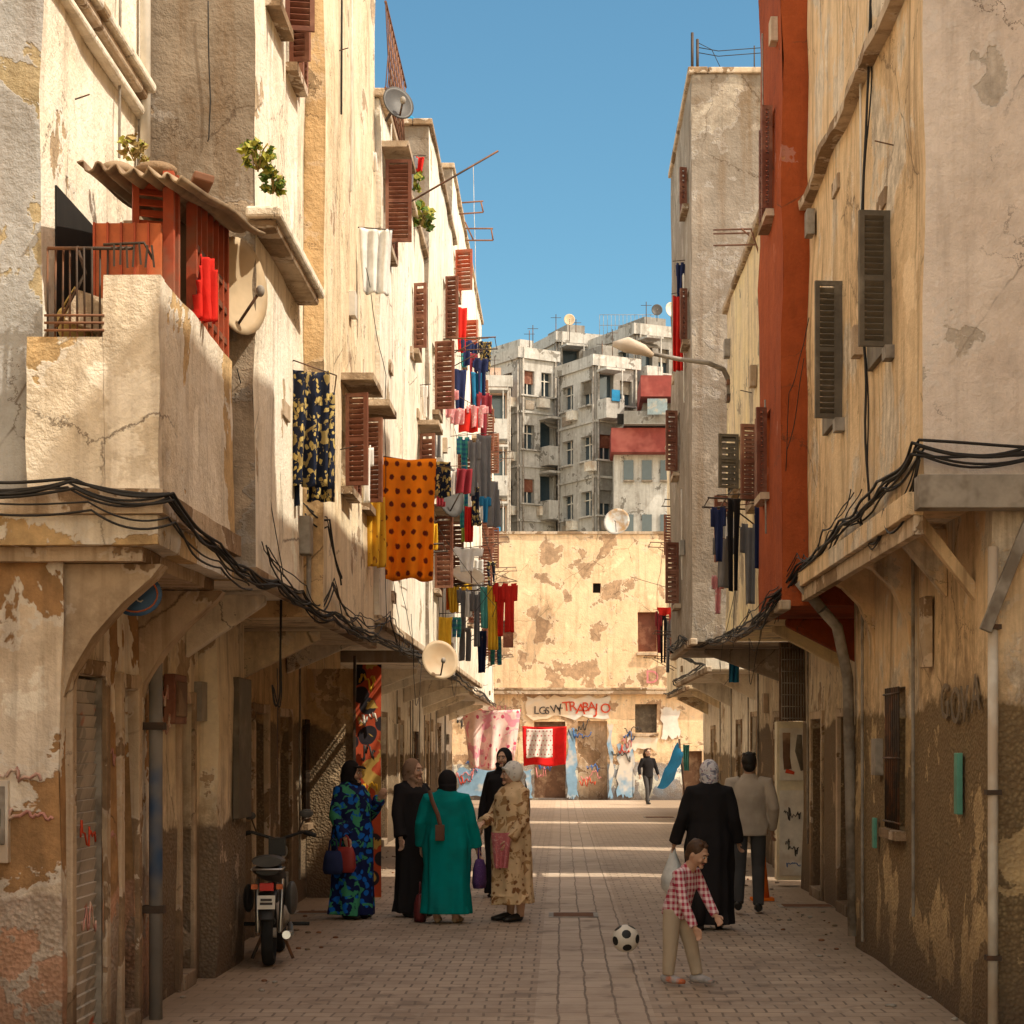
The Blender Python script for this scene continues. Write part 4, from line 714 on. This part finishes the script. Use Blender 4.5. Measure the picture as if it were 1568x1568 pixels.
for Z,ya,xa,xb in ((27,715,666,708),(33,735,706,748),(36,520,702,742),(34,855,705,748),(24.5,800,632,664),(29,940,672,704)):
    its=[]; x=xa
    while x<xb:
        w=rd.uniform(14,24); its.append((x,x+w,ya+rd.uniform(0,6),ya+rd.uniform(35,75),Z,rd.choice(['shirt','towel','trousers','dress']),rd.choice(['cwhite','cnavy','cgray','cmar','cpink','cblue','cyel','cplaid','goldb','cwhite']),rd.uniform(5,30))); x+=w*.95
    laundry('laundry_line',its,[[(xa-5,ya,Z),(xb+6,ya-2,Z)]])
laundry('laundry_line',[(600,640,238,290,23.5,'shirt','cgray',20),(632,650,240,262,23.6,'towel','cred',20),(560,576,232,262,20.0,'towel','cwhite',30)],[[(596,240,23.4),(652,238,23.6)]])
laundry('laundry_line',[(645,655,590,640,26,'shirt','cwhite',30),(660,676,650,700,28,'trousers','cgray',30),(652,664,880,930,28,'shirt','cnavy',30)],[[(640,590,26),(660,588,26)]])
laundry('laundry_line',[(1088,1112,775,860,20.5,'shirt','cnavy',-20),(1092,1125,820,900,20.8,'shirt','cgray',-10),(1112,1136,762,905,20.3,'trousers','black',-25),(1133,1164,800,925,20.4,'shirt','cgray',-15),(1154,1174,775,870,20.2,'trousers','cnavy',-30),(1164,1184,765,838,20.1,'towel','cmar',-20),(1090,1108,880,940,21,'shirt','cpink',-20),(1106,1126,790,880,21,'shirt','cwhite',-20)],[[(1085,778,20.6),(1182,768,20.1)],[(1098,758,20.6),(1182,755,20.1)]])
laundry('laundry_line',[(1003,1014,935,1000,43,'shirt','cmar',-20),(1010,1022,938,1015,43,'trousers','black',-20),(1018,1028,945,1030,43,'shirt','cgray',-20),(1024,1036,930,960,43,'towel','cred',-10),(1006,1034,930,942,42,'towel','cred',-10)],[[(965,883,43),(1040,905,43)],[(1000,934,43),(1040,932,43)]])
laundry('laundry_line',[(1031,1048,452,568,28.3,'towel','cred',-15),(1034,1048,402,455,28.3,'shirt','cnavy',-25)],[[(1028,450,28.3),(1052,446,28.3)],[(1030,400,28.3),(1052,398,28.3)]])
laundry('laundry_line',[(708,798,1086,1178,59.5,'towel','bl1',6),(800,868,1112,1172,59.8,'towel','bl2',-4),(806,846,1116,1160,59.4,'towel','bldot',-4)],[[(700,1098,59.5),(798,1080,59.5)],[(798,1082,59.7),(800,1112,59.8),(872,1110,59.9)],[(798,1080,59.5),(786,1232,59.5)]])
laundry('red_cloth_on_balcony',[(296,334,392,492,11.9,'dress','cred',50)])
laundry('laundry_line',[(1046,1056,1140,1180,50,'towel','cteal',10),(1116,1132,1005,1045,30,'towel','cblue',0)],[[(1040,1140,50),(1060,1138,50)]])
# blue tarp slung between a pole and the wall at the street's end
mb=MB(); N_=8; g4=[P(1006,1206,57),P(1038,1134,57),P(1050,1150,56.4),P(1030,1196,56.2)]; gr=[]
for i in range(N_+1):
    a=g4[0].lerp(g4[1],i/N_); b=g4[3].lerp(g4[2],i/N_); gr.append([mb.bm.verts.new(a.lerp(b,j/N_)-V((0,0,.12*math.sin(math.pi*j/N_)+.05*math.sin(i*1.7)))) for j in range(N_+1)])
for i in range(N_):
    for j in range(N_): mb.face([gr[i][j],gr[i+1][j],gr[i+1][j+1],gr[i][j+1]],'cblue',True)
mb.tube([P(1040,1132,57),P(1050,1235,56)],.03,'metal',6); mb.done('market_tarp')
# ---------------------------------------------------------------- people
def head(par,pos,yaw,pitch,sc_,skin,cover,covk,fat=1.0):
    Mx=Matrix.Translation(pos)@Matrix.Rotation(yaw,4,'Z')@Matrix.Rotation(pitch,4,'X')@Matrix.Scale(sc_,4)
    def f(q):
        x,y,z=q
        if z<0: x*=1-.28*z*z; 
        if y<0 and z<-.2: y*=1.0-.12*abs(z)
        if y>0: y*=1.08
        if y<0: y*=.94
        return V((x,y,z))
    mb=MB(); mb.ell((0,0,0),(.074*fat,.093,.115),skin,24,f=f)
    mb.tube([(0,-.085,.022),(0,-.098,-.008),(0,-.104,-.026),(0,-.088,-.036)],[.007,.010,.014,.008],skin,8)
    mb.ell((0,-.078,-.085),(.026,.02,.02),skin,10); mb.ell((.036,-.066,-.03),(.024,.02,.024),skin,10); mb.ell((-.036,-.066,-.03),(.024,.02,.024),skin,10)
    mb.ell((0,-.080,.035),(.048,.014,.012),skin,10)
    for s in (-1,1): mb.ell((s*.076*fat,.008,-.008),(.010,.018,.030),skin,10)
    mb.tube([(0,.012,-.06),(0,.022,-.16)],[.052,.056],skin,12)
    mb.done('head',par,remesh=.0055,Mx=Mx,smooth=3,world=False)
    mb=MB()
    for s in (-1,1):
        mb.ell((s*.030,-.084,.006),(.013,.007,.007),'eyew',10); mb.ell((s*.030,-.0895,.006),(.006,.004,.006),'hair',8); mb.tube([(s*.014,-.094,.026),(s*.032,-.092,.032),(s*.048,-.080,.026)],.0035,'hair',5)
    mb.ell((0,-.0865,-.055),(.022,.007,.005),'lip',10); mb.ell((0,-.0855,-.062),(.018,.007,.004),'lip',10)
    mb.done('facial_features',par,Mx=Mx,world=False)
    mb=MB()
    if cover=='hijab':
        mb.ell((0,.022,.012),(.092*fat,.102,.122),covk,24); mb.tube([(0,.035,-.02),(0,.028,-.10),(0,.012,-.16),(0,.01,-.22)],[(.088*fat,.10),(.082*fat,.092),(.12,.105),(.165,.12)],covk,24,lat=(1,0,0),fold=lambda t,th:.08*t*math.sin(th*7+t*4)); 
        mb.tube([(-.08,-.02,-.06),(-.045,-.065,-.108),(0,-.08,-.122),(.045,-.065,-.108),(.08,-.02,-.06)],.024,covk,10)
        mb.done('headscarf',par,remesh=.009,Mx=Mx,smooth=2,world=False)
    elif cover=='wrap':
        mb.ell((0,.022,.024),(.092*fat,.104,.118),covk,24); mb.ell((0,.11,-.02),(.045,.05,.05),covk,12); mb.tube([(0,.09,0),(0,.12,-.1),(.02,.12,-.2)],[(.05,.03),(.06,.025),(.07,.015)],covk,12); mb.tube([(-.088,-.0,.02),(-.05,-.075,.055),(0,-.092,.066),(.05,-.075,.055),(.088,0,.02)],.014,covk,8)
        mb.done('headscarf',par,remesh=.008,Mx=Mx,smooth=2,world=False)
    else:
        mb.ell((0,.022,.030),(.082*fat,.094,.100),covk,24,f=lambda q:q*(1+.04*noise.noise(q*5))); mb.ell((0,.055,-.03),(.070,.055,.065),covk,16)
        for i in range(14): a=random.uniform(0,6.28); mb.ell((.055*math.cos(a),.02+.065*math.sin(a),.09+.015*random.random()),(.02,.02,.018),covk,8)
        mb.done('hair',par,remesh=.006,Mx=Mx,smooth=1,world=False)
    return Mx
def hand(par,W,d,side,skin,curl=.5,sc_=1.0):
    W=V(W); d=V(d).normalized(); s=V(side); s=(s-d*s.dot(d)).normalized(); p=d.cross(s); q=Matrix((s,p,d)).transposed(); mb=MB(); k=sc_
    mb.ell(W+d*.05*k,(.038*k,.016*k,.055*k),skin,12,Mx=q); mb.tube([W-d*.03*k,W+d*.02*k],[.024*k,.026*k],skin,10)
    for o,L in ((.028,.068),(.010,.078),(-.009,.072),(-.026,.056)):
        K=W+d*.088*k+s*o*k; a=K; pts=[W+d*.04*k+s*o*.8*k,K]; ang=0
        for seg in (.45,.32,.23):
            ang+=curl*1.0; a=a+(d*math.cos(ang)+p*math.sin(ang))*L*seg*k; pts.append(a.copy())
        mb.tube(pts,[.010*k,.0105*k,.0095*k,.0085*k,.0065*k],skin,8)
    t0=W+d*.02*k+s*.022*k; mb.tube([t0,t0+(d*.028+s*.026+p*.008)*k,t0+(d*.055+s*.032+p*.02)*k,t0+(d*.078+s*.028+p*.034)*k],[.014*k,.012*k,.010*k,.008*k],skin,8)
    mb.done('hand',par,remesh=.0042,smooth=1,world=False)
def shoe(mb,pos,yaw,k,L=.25):
    m=Matrix.Translation(pos)@Matrix.Rotation(yaw,4,'Z'); 
    pts=[V((0,.07,.045)),V((0,.04,.05)),V((0,-.04,.045)),V((0,-.12,.032)),V((0,-.175,.026))]; sc_=L/.25
    mb.tube([m@(p*sc_) for p in pts],[(.025*sc_,.030*sc_),(.038*sc_,.048*sc_),(.042*sc_,.042*sc_),(.046*sc_,.030*sc_),(.024*sc_,.018*sc_)],k,12,lat=(m.to_3x3()@V((1,0,0))))
def robed(name,px,fy,rot,H,rk,hk,arms,cover='hijab',st=1.0,skin='skin',hyaw=0,hpitch=0,hem=.05,stride=0,shoek='shoe',fat=1.05,legs=False,sleeve=.062,seed=1):
    Z=5488/(fy-1141); X=PX(px,Z); par=root(name,(X,Z,.004),R(rot)); k=H/1.64
    rd=random.Random(seed); ph=[rd.uniform(0,6) for _ in range(4)]
    def fold(t,th): 
        a=max(0,1-t*1.3); return a*(.085*math.sin(5*th+ph[0]+t*2)+.06*math.sin(9*th+ph[1]-t*3)+.035*math.sin(14*th+ph[2]))+.024*math.sin(6*th+t*22+ph[3])+.018*math.sin(3*th-t*31)
    rows=[(hem,.228,.20),(.18,.222,.195),(.4,.215,.184),(.62,.218,.182),(.80,.226,.186),(.92,.216,.18),(1.04,.196,.163),(1.16,.200,.163),(1.27,.203,.153),(1.345,.183,.123),(1.395,.12,.09),(1.45,.06,.06)]
    mb=MB(); mb.tube([(0,-.02*math.sin(z*2)+(-.03*stride if z<.4 else 0)+(.03 if z>1.3 else 0),z*k) for z,_,_ in rows],[(a*st,b*st) for _,a,b in rows],rk,48,lat=(1,0,0),fold=fold)
    sh={}
    for s,(el,wr) in zip((-1,1),arms):
        A=V((s*.165*st,.02,1.335*k)); E=V(el)*k; Wr=V(wr)*k
        mb.tube([A-V((s*.06,0,0)),A,A.lerp(E,.35),A.lerp(E,.7),E,E.lerp(Wr,.35),E.lerp(Wr,.7),Wr],[.07,.076,.068,.065,.061,.062,sleeve*1.0,sleeve*1.1],rk,16,fold=lambda t,th:.07*math.sin(t*30+th*2)); sh[s]=(E,Wr)
    mb.done('robe',par,remesh=.0115,smooth=1,world=False)
    for s in (-1,1):
        E,Wr=sh[s]; d=(Wr-E).normalized(); fwd=V((0,-1,0)); 
        if abs(d.dot(fwd))>.8: fwd=V((0,0,1))
        hand(par,Wr+d*.015,d,fwd,skin,.45,.95)
    mb=MB()
    for s,dy in ((-1,-.06*stride-.02),(1,.12*stride)): shoe(mb,(s*.095,dy+.0,0),R(s*8),shoek,.235)
    mb.done('shoes',par,world=False)
    mb=MB()
    for s,dy in ((-1,-.06*stride-.02),(1,.12*stride)): mb.tube([(s*.095,dy+.04,.05),(s*.09,dy+.045,.2),(s*.09,dy+.02,.45)],[.036,.048,.062],skin if legs else 'black',12)
    mb.done('legs',par,world=False)
    head(par,V((0,-.015,H-.122)),R(hyaw),R(hpitch),1.0,skin,cover,hk,fat)
    return par
down=lambda s,x=.24,y=-.03,z=.80:((s*x,.02,1.06),(s*(x+.01),y,z))
def bag(par,c,w,h,d,k,handle=.2,name='handbag'):
    mb=MB(); c=V(c); mb.tube([c-V((0,0,h/2)),c-V((0,0,h*.3)),c+V((0,0,h*.15)),c+V((0,0,h*.45)),c+V((0,0,h/2))],[(w*.42,d*.42),(w*.52,d*.5),(w*.48,d*.45),(w*.38,d*.28),(w*.34,d*.1)],k,18,lat=(0,1,0),fold=lambda t,th:.03*math.sin(th*5+t*5))
    top=c+V((0,0,h*.45)); mb.tube([top+V((0,-w*.22,0)),top+V((0,-w*.16,handle*.8)),top+V((0,0,handle)),top+V((0,w*.16,handle*.8)),top+V((0,w*.22,0))],.009,k,8)
    mb.done(name,par,world=False)
w1=robed('woman_in_blue_robe',538,1407,62,1.63,'bluerobe','black',[((-.26,.03,1.07),(-.27,-.10,.86)),((.25,-.10,1.08),(.13,-.26,1.24))],st=1.10,hyaw=10,hpitch=4,seed=3)
bag(w1,(-.30,-.12,.63),.26,.26,.12,'bagred',.14); bag(w1,(-.36,-.02,.60),.24,.24,.12,'cnavy',.14)
mb=MB(); mb.tube([(0,-.07,1.57),(0,-.12,1.568),(0,-.165,1.555)],[(.07,.012),(.06,.012),(.03,.008)],'black',12,lat=(1,0,0)); mb.done('cap_brim',w1,world=False)
w2=robed('woman_in_black_robe',632,1404,48,1.65,'black','brownscarf',[((-.24,-.02,1.07),(-.25,-.08,.84)),((.24,-.12,1.08),(.10,-.28,1.16))],st=.96,hyaw=10,seed=5)
Zt=5488/(1409-1141); b=root('handbag_on_ground',(PX(646,Zt),Zt-.25,.004)); bag(b,(0,0,.15),.24,.28,.14,'bagwine',.13,'bag_body')
w3=robed('woman_in_teal_robe',684,1414,172,1.54,'teal','black',[((-.27,.0,1.08),(-.31,-.08,.82)),((.28,.02,1.08),(.30,-.09,.84))],st=1.10,shoek='sandal',seed=8,hem=.10,legs=True,hyaw=25)
bag(w3,(-.32,-.09,.50),.30,.30,.14,'bagp',.22)
mb=MB(); mb.tube([(.17,.03,1.335),(.12,.15,1.24),(.05,.200,1.10),(.02,.21,.98)],[(.024,.008)]*4,'bagbr',8,lat=(1,0,-.6)); mb.tube([(.17,.02,1.335),(.16,-.12,1.2),(.12,-.19,1.0)],.012,'bagbr',8); mb.box(-.02,.07,.20,.24,.84,1.0,'bagbr'); mb.done('shoulder_bag',w3,world=False,bevel=.015)
w4=robed('woman_in_patterned_dress',785,1411,-62,1.62,'tanrobe','whitescarf',[((-.24,-.12,1.07),(-.08,-.30,1.02)),((.25,.0,1.07),(.24,-.14,.86))],cover='wrap',st=1.08,hyaw=-12,hem=.28,legs=True,shoek='shoe',seed=11,fat=1.1)
mb=MB(); garment(mb,V((.22,-.24,.92)),.20,.36,R(62),'towel','pink',4); mb.done('pink_cloth',w4,world=False)
w5=robed('woman_with_black_scarf',772,1374,-20,1.76,'black','black',[down(-1),down(1)],seed=13)
w6=robed('woman_in_black_coat',1086,1424,178,1.65,'black','flowscarf',[((-.24,.03,1.07),(-.28,-.10,.86)),((.26,.02,1.08),(.33,-.06,.84))],st=1.04,seed=17,stride=1)
mb=MB(); c=V((.35,-.08,.50)); mb.tube([c-V((0,0,.17)),c-V((0,0,.10)),c+V((0,0,.0)),c+V((0,0,.12)),c+V((0,0,.24)),c+V((0,0,.28))],[(.05,.04),(.105,.085),(.115,.09),(.075,.06),(.03,.025),(.02,.02)],'bagw',20,lat=(1,0,0),fold=lambda t,th:.10*math.sin(th*5+t*7)+.05*math.sin(th*9)); mb.done('plastic_bag',w6,world=False)
def trousered(name,px,fy,rot,J,top,pant,shoek,skin,haircol,hs=1.0,hyaw=0,hpitch=0,tk=1.0,handk=1.0,vox=.011,leg=1.0):
    Z=5488/(fy-1141); par=root(name,(PX(px,Z),Z,.004),R(rot)); g=lambda n:V(J[n])
    lat=(g('sr')-g('sl')).normalized(); hl=(g('hr')-g('hl')).normalized(); hip=(g('hr')+g('hl'))/2; ch=(g('sr')+g('sl'))/2; sw=(g('sr')-g('sl')).length/2
    mb=MB(); up=(ch-hip)
    fold=lambda t,th:.03*math.sin(th*6+t*18)+.025*math.sin(th*3-t*9)
    mb.tube([hip-up*.14,hip+up*.05,hip+up*.35,hip+up*.7,ch-up*.04,ch+up*.09,g('neck')],[(sw*.92*tk,sw*.66*tk),(sw*.95*tk,sw*.68*tk),(sw*.9*tk,sw*.64*tk),(sw*1.02,sw*.66*tk),(sw*.95,sw*.55),(sw*.5,sw*.42),(sw*.30,sw*.30)],top,28,lat=lat,fold=fold)
    for s in 'lr':
        A,E,W=g('s'+s),g('e'+s),g('w'+s); r=sw*.36; mb.tube([ch.lerp(A,.6),A,A.lerp(E,.5),E,E.lerp(W,.5),W],[r*.95,r*1.08,r*.98,r*.88,r*.82,r*.74],top,14,fold=lambda t,th:.07*math.sin(t*24+th))
    mb.done('jacket' if top=='grayj' else 'shirt',par,remesh=vox,smooth=2,world=False)
    mb=MB(); mb.tube([hip+up*.12,hip,hip-V((0,0,sw*.35))],[(sw*.82,sw*.58),(sw*.86,sw*.62),(sw*.7,sw*.5)],pant,24,lat=hl)
    for s in 'lr':
        A,K,An=g('h'+s),g('k'+s),g('a'+s); r=sw*.46*leg; mb.tube([A+V((0,0,sw*.2)),A,A.lerp(K,.5),K,K.lerp(An,.55),An+V((0,0,.0))],[r*.9,r,r*.94,r*.80,r*.68,r*.62],pant,16,fold=lambda t,th:.08*math.sin(t*26+th*2)*t)
    mb.done('trousers',par,remesh=vox,smooth=2,world=False)
    mb=MB()
    for s in 'lr':
        a=g('a'+s); shoe(mb,(a.x,a.y-.0,max(0,a.z-.075*hs)),R(J.get('fy',0)),shoek,J.get('sl_',.27))
    mb.done('shoes',par,world=False)
    for s in 'lr':
        d=(g('w'+s)-g('e'+s)).normalized(); f=V(J.get('hf',(0,-1,0))); hand(par,g('w'+s)+d*.01,d,f,skin,.45,handk)
    head(par,g('head'),R(hyaw),R(hpitch),hs,skin,'hair',haircol,1.0)
    return par
man=dict(hl=(-.095,0,.90),hr=(.095,0,.90),kl=(-.10,-.06,.50),kr=(.105,.04,.48),al=(-.10,.02,.09),ar=(.12,.20,.12),sl=(-.195,0,1.40),sr=(.195,0,1.40),el=(-.26,.05,1.12),er=(.25,.04,1.12),wl=(-.25,-.08,.90),wr=(.20,-.10,.92),neck=(0,.01,1.50),head=(0,-.01,1.60))
trousered('man_in_gray_jacket',1147,1399,176,man,'grayj','trous','shoe','skin2','hair',tk=1.1)
boy=dict(hl=(-.07,.065,.56),hr=(-.07,-.065,.56),kl=(.01,.07,.33),kr=(-.08,-.07,.31),al=(.07,.07,.08),ar=(-.10,-.07,.08),sl=(.02,.125,.845),sr=(.02,-.125,.845),el=(.10,.15,.66),er=(.08,-.165,.63),wl=(.21,.10,.53),wr=(.17,-.16,.46),neck=(.06,0,.915),head=(.11,0,.985),fy=90,hf=(1,0,0),sl_=.20)
trousered('boy_in_plaid_shirt',1048,1510,-32,boy,'plaid','khaki','sneak','skin','hairb',hs=.86,hyaw=90,hpitch=24,tk=1.12,handk=.72,vox=.008,leg=1.22)
walk=dict(hl=(-.09,0,.88),hr=(.09,0,.88),kl=(-.09,-.16,.50),kr=(.09,.04,.50),al=(-.09,-.20,.09),ar=(.09,.30,.16),sl=(-.18,0,1.36),sr=(.18,0,1.36),el=(-.27,.02,1.10),er=(.27,.0,1.10),wl=(-.3,-.1,.9),wr=(.3,-.1,.9),neck=(0,.01,1.47),head=(0,-.01,1.58))
wl_=trousered('woman_with_long_hair',992,1232.5,20,walk,'black','trous','shoe','skin','hairb',vox=.02)
mb=MB(); mb.tube([(0,.03,1.66),(0,.10,1.52),(.02,.13,1.3)],[(.10,.06),(.13,.06),(.08,.03)],'hairb',12); mb.done('long_hair',wl_,world=False)
bl=root('football',(PX(958,16.0),16.0,PZ(1437,16.0))); bm=bmesh.new(); bmesh.ops.create_icosphere(bm,subdivisions=6,radius=.111)
ico=bmesh.new(); bmesh.ops.create_icosphere(ico,subdivisions=1,radius=1); dirs=[v.co.normalized() for v in ico.verts]; ico.free()
for f_ in bm.faces:
    c_=f_.calc_center_median().normalized(); f_.material_index=1 if min(c_.angle(q) for q in dirs)<.34 else 0; f_.smooth=True
me=bpy.data.meshes.new('ball'); bm.to_mesh(me); bm.free(); me.materials.append(M['ballw']); me.materials.append(M['ballb']); o=bpy.data.objects.new('ball_panels',me); bpy.context.collection.objects.link(o); o.parent=bl; o.rotation_euler=(.4,.3,.8)
# ---------------------------------------------------------------- moped
Zm=16.2; mo=root('moped',(PX(412,Zm),Zm,.004),R(4)); mb=MB()
def wheel(y,r=.27):
    n=28; rr,wd=r-.035,.05; rings=[]
    for i in range(n+1):
        a=2*math.pi*i/n; c=V((0,y+rr*math.cos(a),r+rr*math.sin(a))); o=V((0,math.cos(a),math.sin(a))); rings.append([c+o*.035*math.cos(t*math.pi/5)+V((wd*math.sin(t*math.pi/5),0,0)) for t in range(10)])
    mb.loft(rings,'tyre',cap=False)
    mb.tube([(0,y+(r-.065)*math.cos(a*.3),r+(r-.065)*math.sin(a*.3)) for a in range(22)],.012,'chrome',6)
    for i in range(12): a=i*math.pi/6; mb.tube([(0,y,r),(0,y+(r-.06)*math.cos(a),r+(r-.06)*math.sin(a))],.003,'chrome',4)
    mb.cyl((-.06,y,r),(.06,y,r),.04,'pipe',14)
wheel(0); wheel(1.15)
mb.done('wheels',mo,world=False); mb=MB()
mb.tube([(0,.25,.50),(0,.08,.60),(0,-.1,.60),(0,-.24,.52),(0,-.30,.40)],[(.055,.012),(.07,.015),(.072,.015),(.07,.014),(.06,.01)],'seat',12,lat=(1,0,0))
mb.tube([(0,.72,.66),(0,.5,.70),(0,.2,.74),(0,-.05,.78),(0,-.22,.78)],[(.07,.03),(.11,.05),(.12,.055),(.13,.055),(.09,.03)],'seat',16,lat=(1,0,0))
mb.tube([(0,1.0,.9),(0,.85,.5),(0,.55,.35),(0,.1,.35)],[.035,.045,.05,.04],'seat',10); mb.ell((0,.5,.36),(.14,.2,.13),'pipe',14)
mb.tube([(0,1.15,.27),(0,1.0,.75),(0,.94,1.0)],.025,'chrome',8)
for s in (-1,1): mb.tube([(s*.09,0,.27),(s*.10,.05,.55),(s*.10,.1,.7)],.02,'chrome',8); mb.tube([(s*.07,1.15,.27),(s*.07,1.02,.7)],.018,'chrome',8)
mb.tube([(-.33,.88,1.02),(-.22,.92,1.05),(0,.95,.98),(.22,.92,1.05),(.33,.88,1.02)],.014,'seat',8)
mb.tube([(-.33,.88,1.02),(-.23,.915,1.048)],.02,'tyre',8); mb.tube([(.33,.88,1.02),(.23,.915,1.048)],.02,'tyre',8)
mb.tube([(-.18,.93,1.05),(-.22,.9,1.17)],.007,'metal',6); mb.tube([(.18,.93,1.05),(.24,.9,1.19)],.007,'metal',6); mb.ell((.25,.9,1.21),(.06,.012,.04),'dishd',12); mb.ell((-.23,.9,1.19),(.05,.012,.035),'dishd',12)
mb.box(-.07,.07,.85,1.0,.85,1.0,'seat'); mb.ell((0,1.08,.88),(.08,.07,.08),'chrome',12)
mb.obox((0,-.24,.66),(.11,.06,.06),(0,0,0),'tail'); mb.obox((-.1,-.22,.66),(.05,.04,.04),(0,0,0),'orange'); mb.obox((.1,-.22,.66),(.05,.04,.04),(0,0,0),'orange')
mb.obox((0,-.30,.54),(.14,.01,.11),(R(-10),0,0),'whitep'); mb.obox((0,-.307,.56),(.09,.004,.02),(R(-10),0,0),'ink'); mb.obox((0,-.309,.53),(.10,.004,.02),(R(-10),0,0),'ink')
mb.tube([(.14,.5,.3),(.16,.2,.24),(.16,-.15,.26),(.16,-.3,.28)],[.02,.03,.04,.035],'chrome',12)
for s in (-1,1): mb.tube([(s*.05,.42,.3),(s*.17,.38,.02)],.014,'metal',6); mb.tube([(s*.1,.48,.3),(s*.30,.48,.30)],.016,'tyre',8)
mb.tube([(-.12,-.25,.80),(-.12,.05,.80),(0,.1,.80),(.12,.05,.80),(.12,-.25,.80),(-.12,-.25,.80)],.009,'chrome',6)
mb.tube([(0,-.05,.86),(0,-.22,.86)],[(.14,.05),(.12,.045)],'dishd',14,lat=(1,0,0)); mb.ell((.18,.05,.55),(.05,.14,.14),'dishd',12); mb.ell((-.17,.05,.55),(.045,.14,.12),'seat',12)
mb.done('body_seat_and_controls',mo,world=False,bevel=.004)
mb=MB()
for i in range(160):
    s=random.choice((-1,1)); y=random.uniform(12.5,34); x=s*random.uniform(2.1,2.6+.01*y); q=random.uniform(.006,.03); mb.ell((x,y,.012),(q,q*.8,q*.5),random.choice(['slab','pipe','rust']),6)
mb.done('street_rubble')
mb=MB(); mb.tube([(PX(1167,23),23,0),(PX(1167,23),23,.6)],[.09,.03],'corange',14); mb.box(PX(1167,23)-.13,PX(1167,23)+.13,22.87,23.13,.01,.04,'corange'); mb.done('traffic_cone')
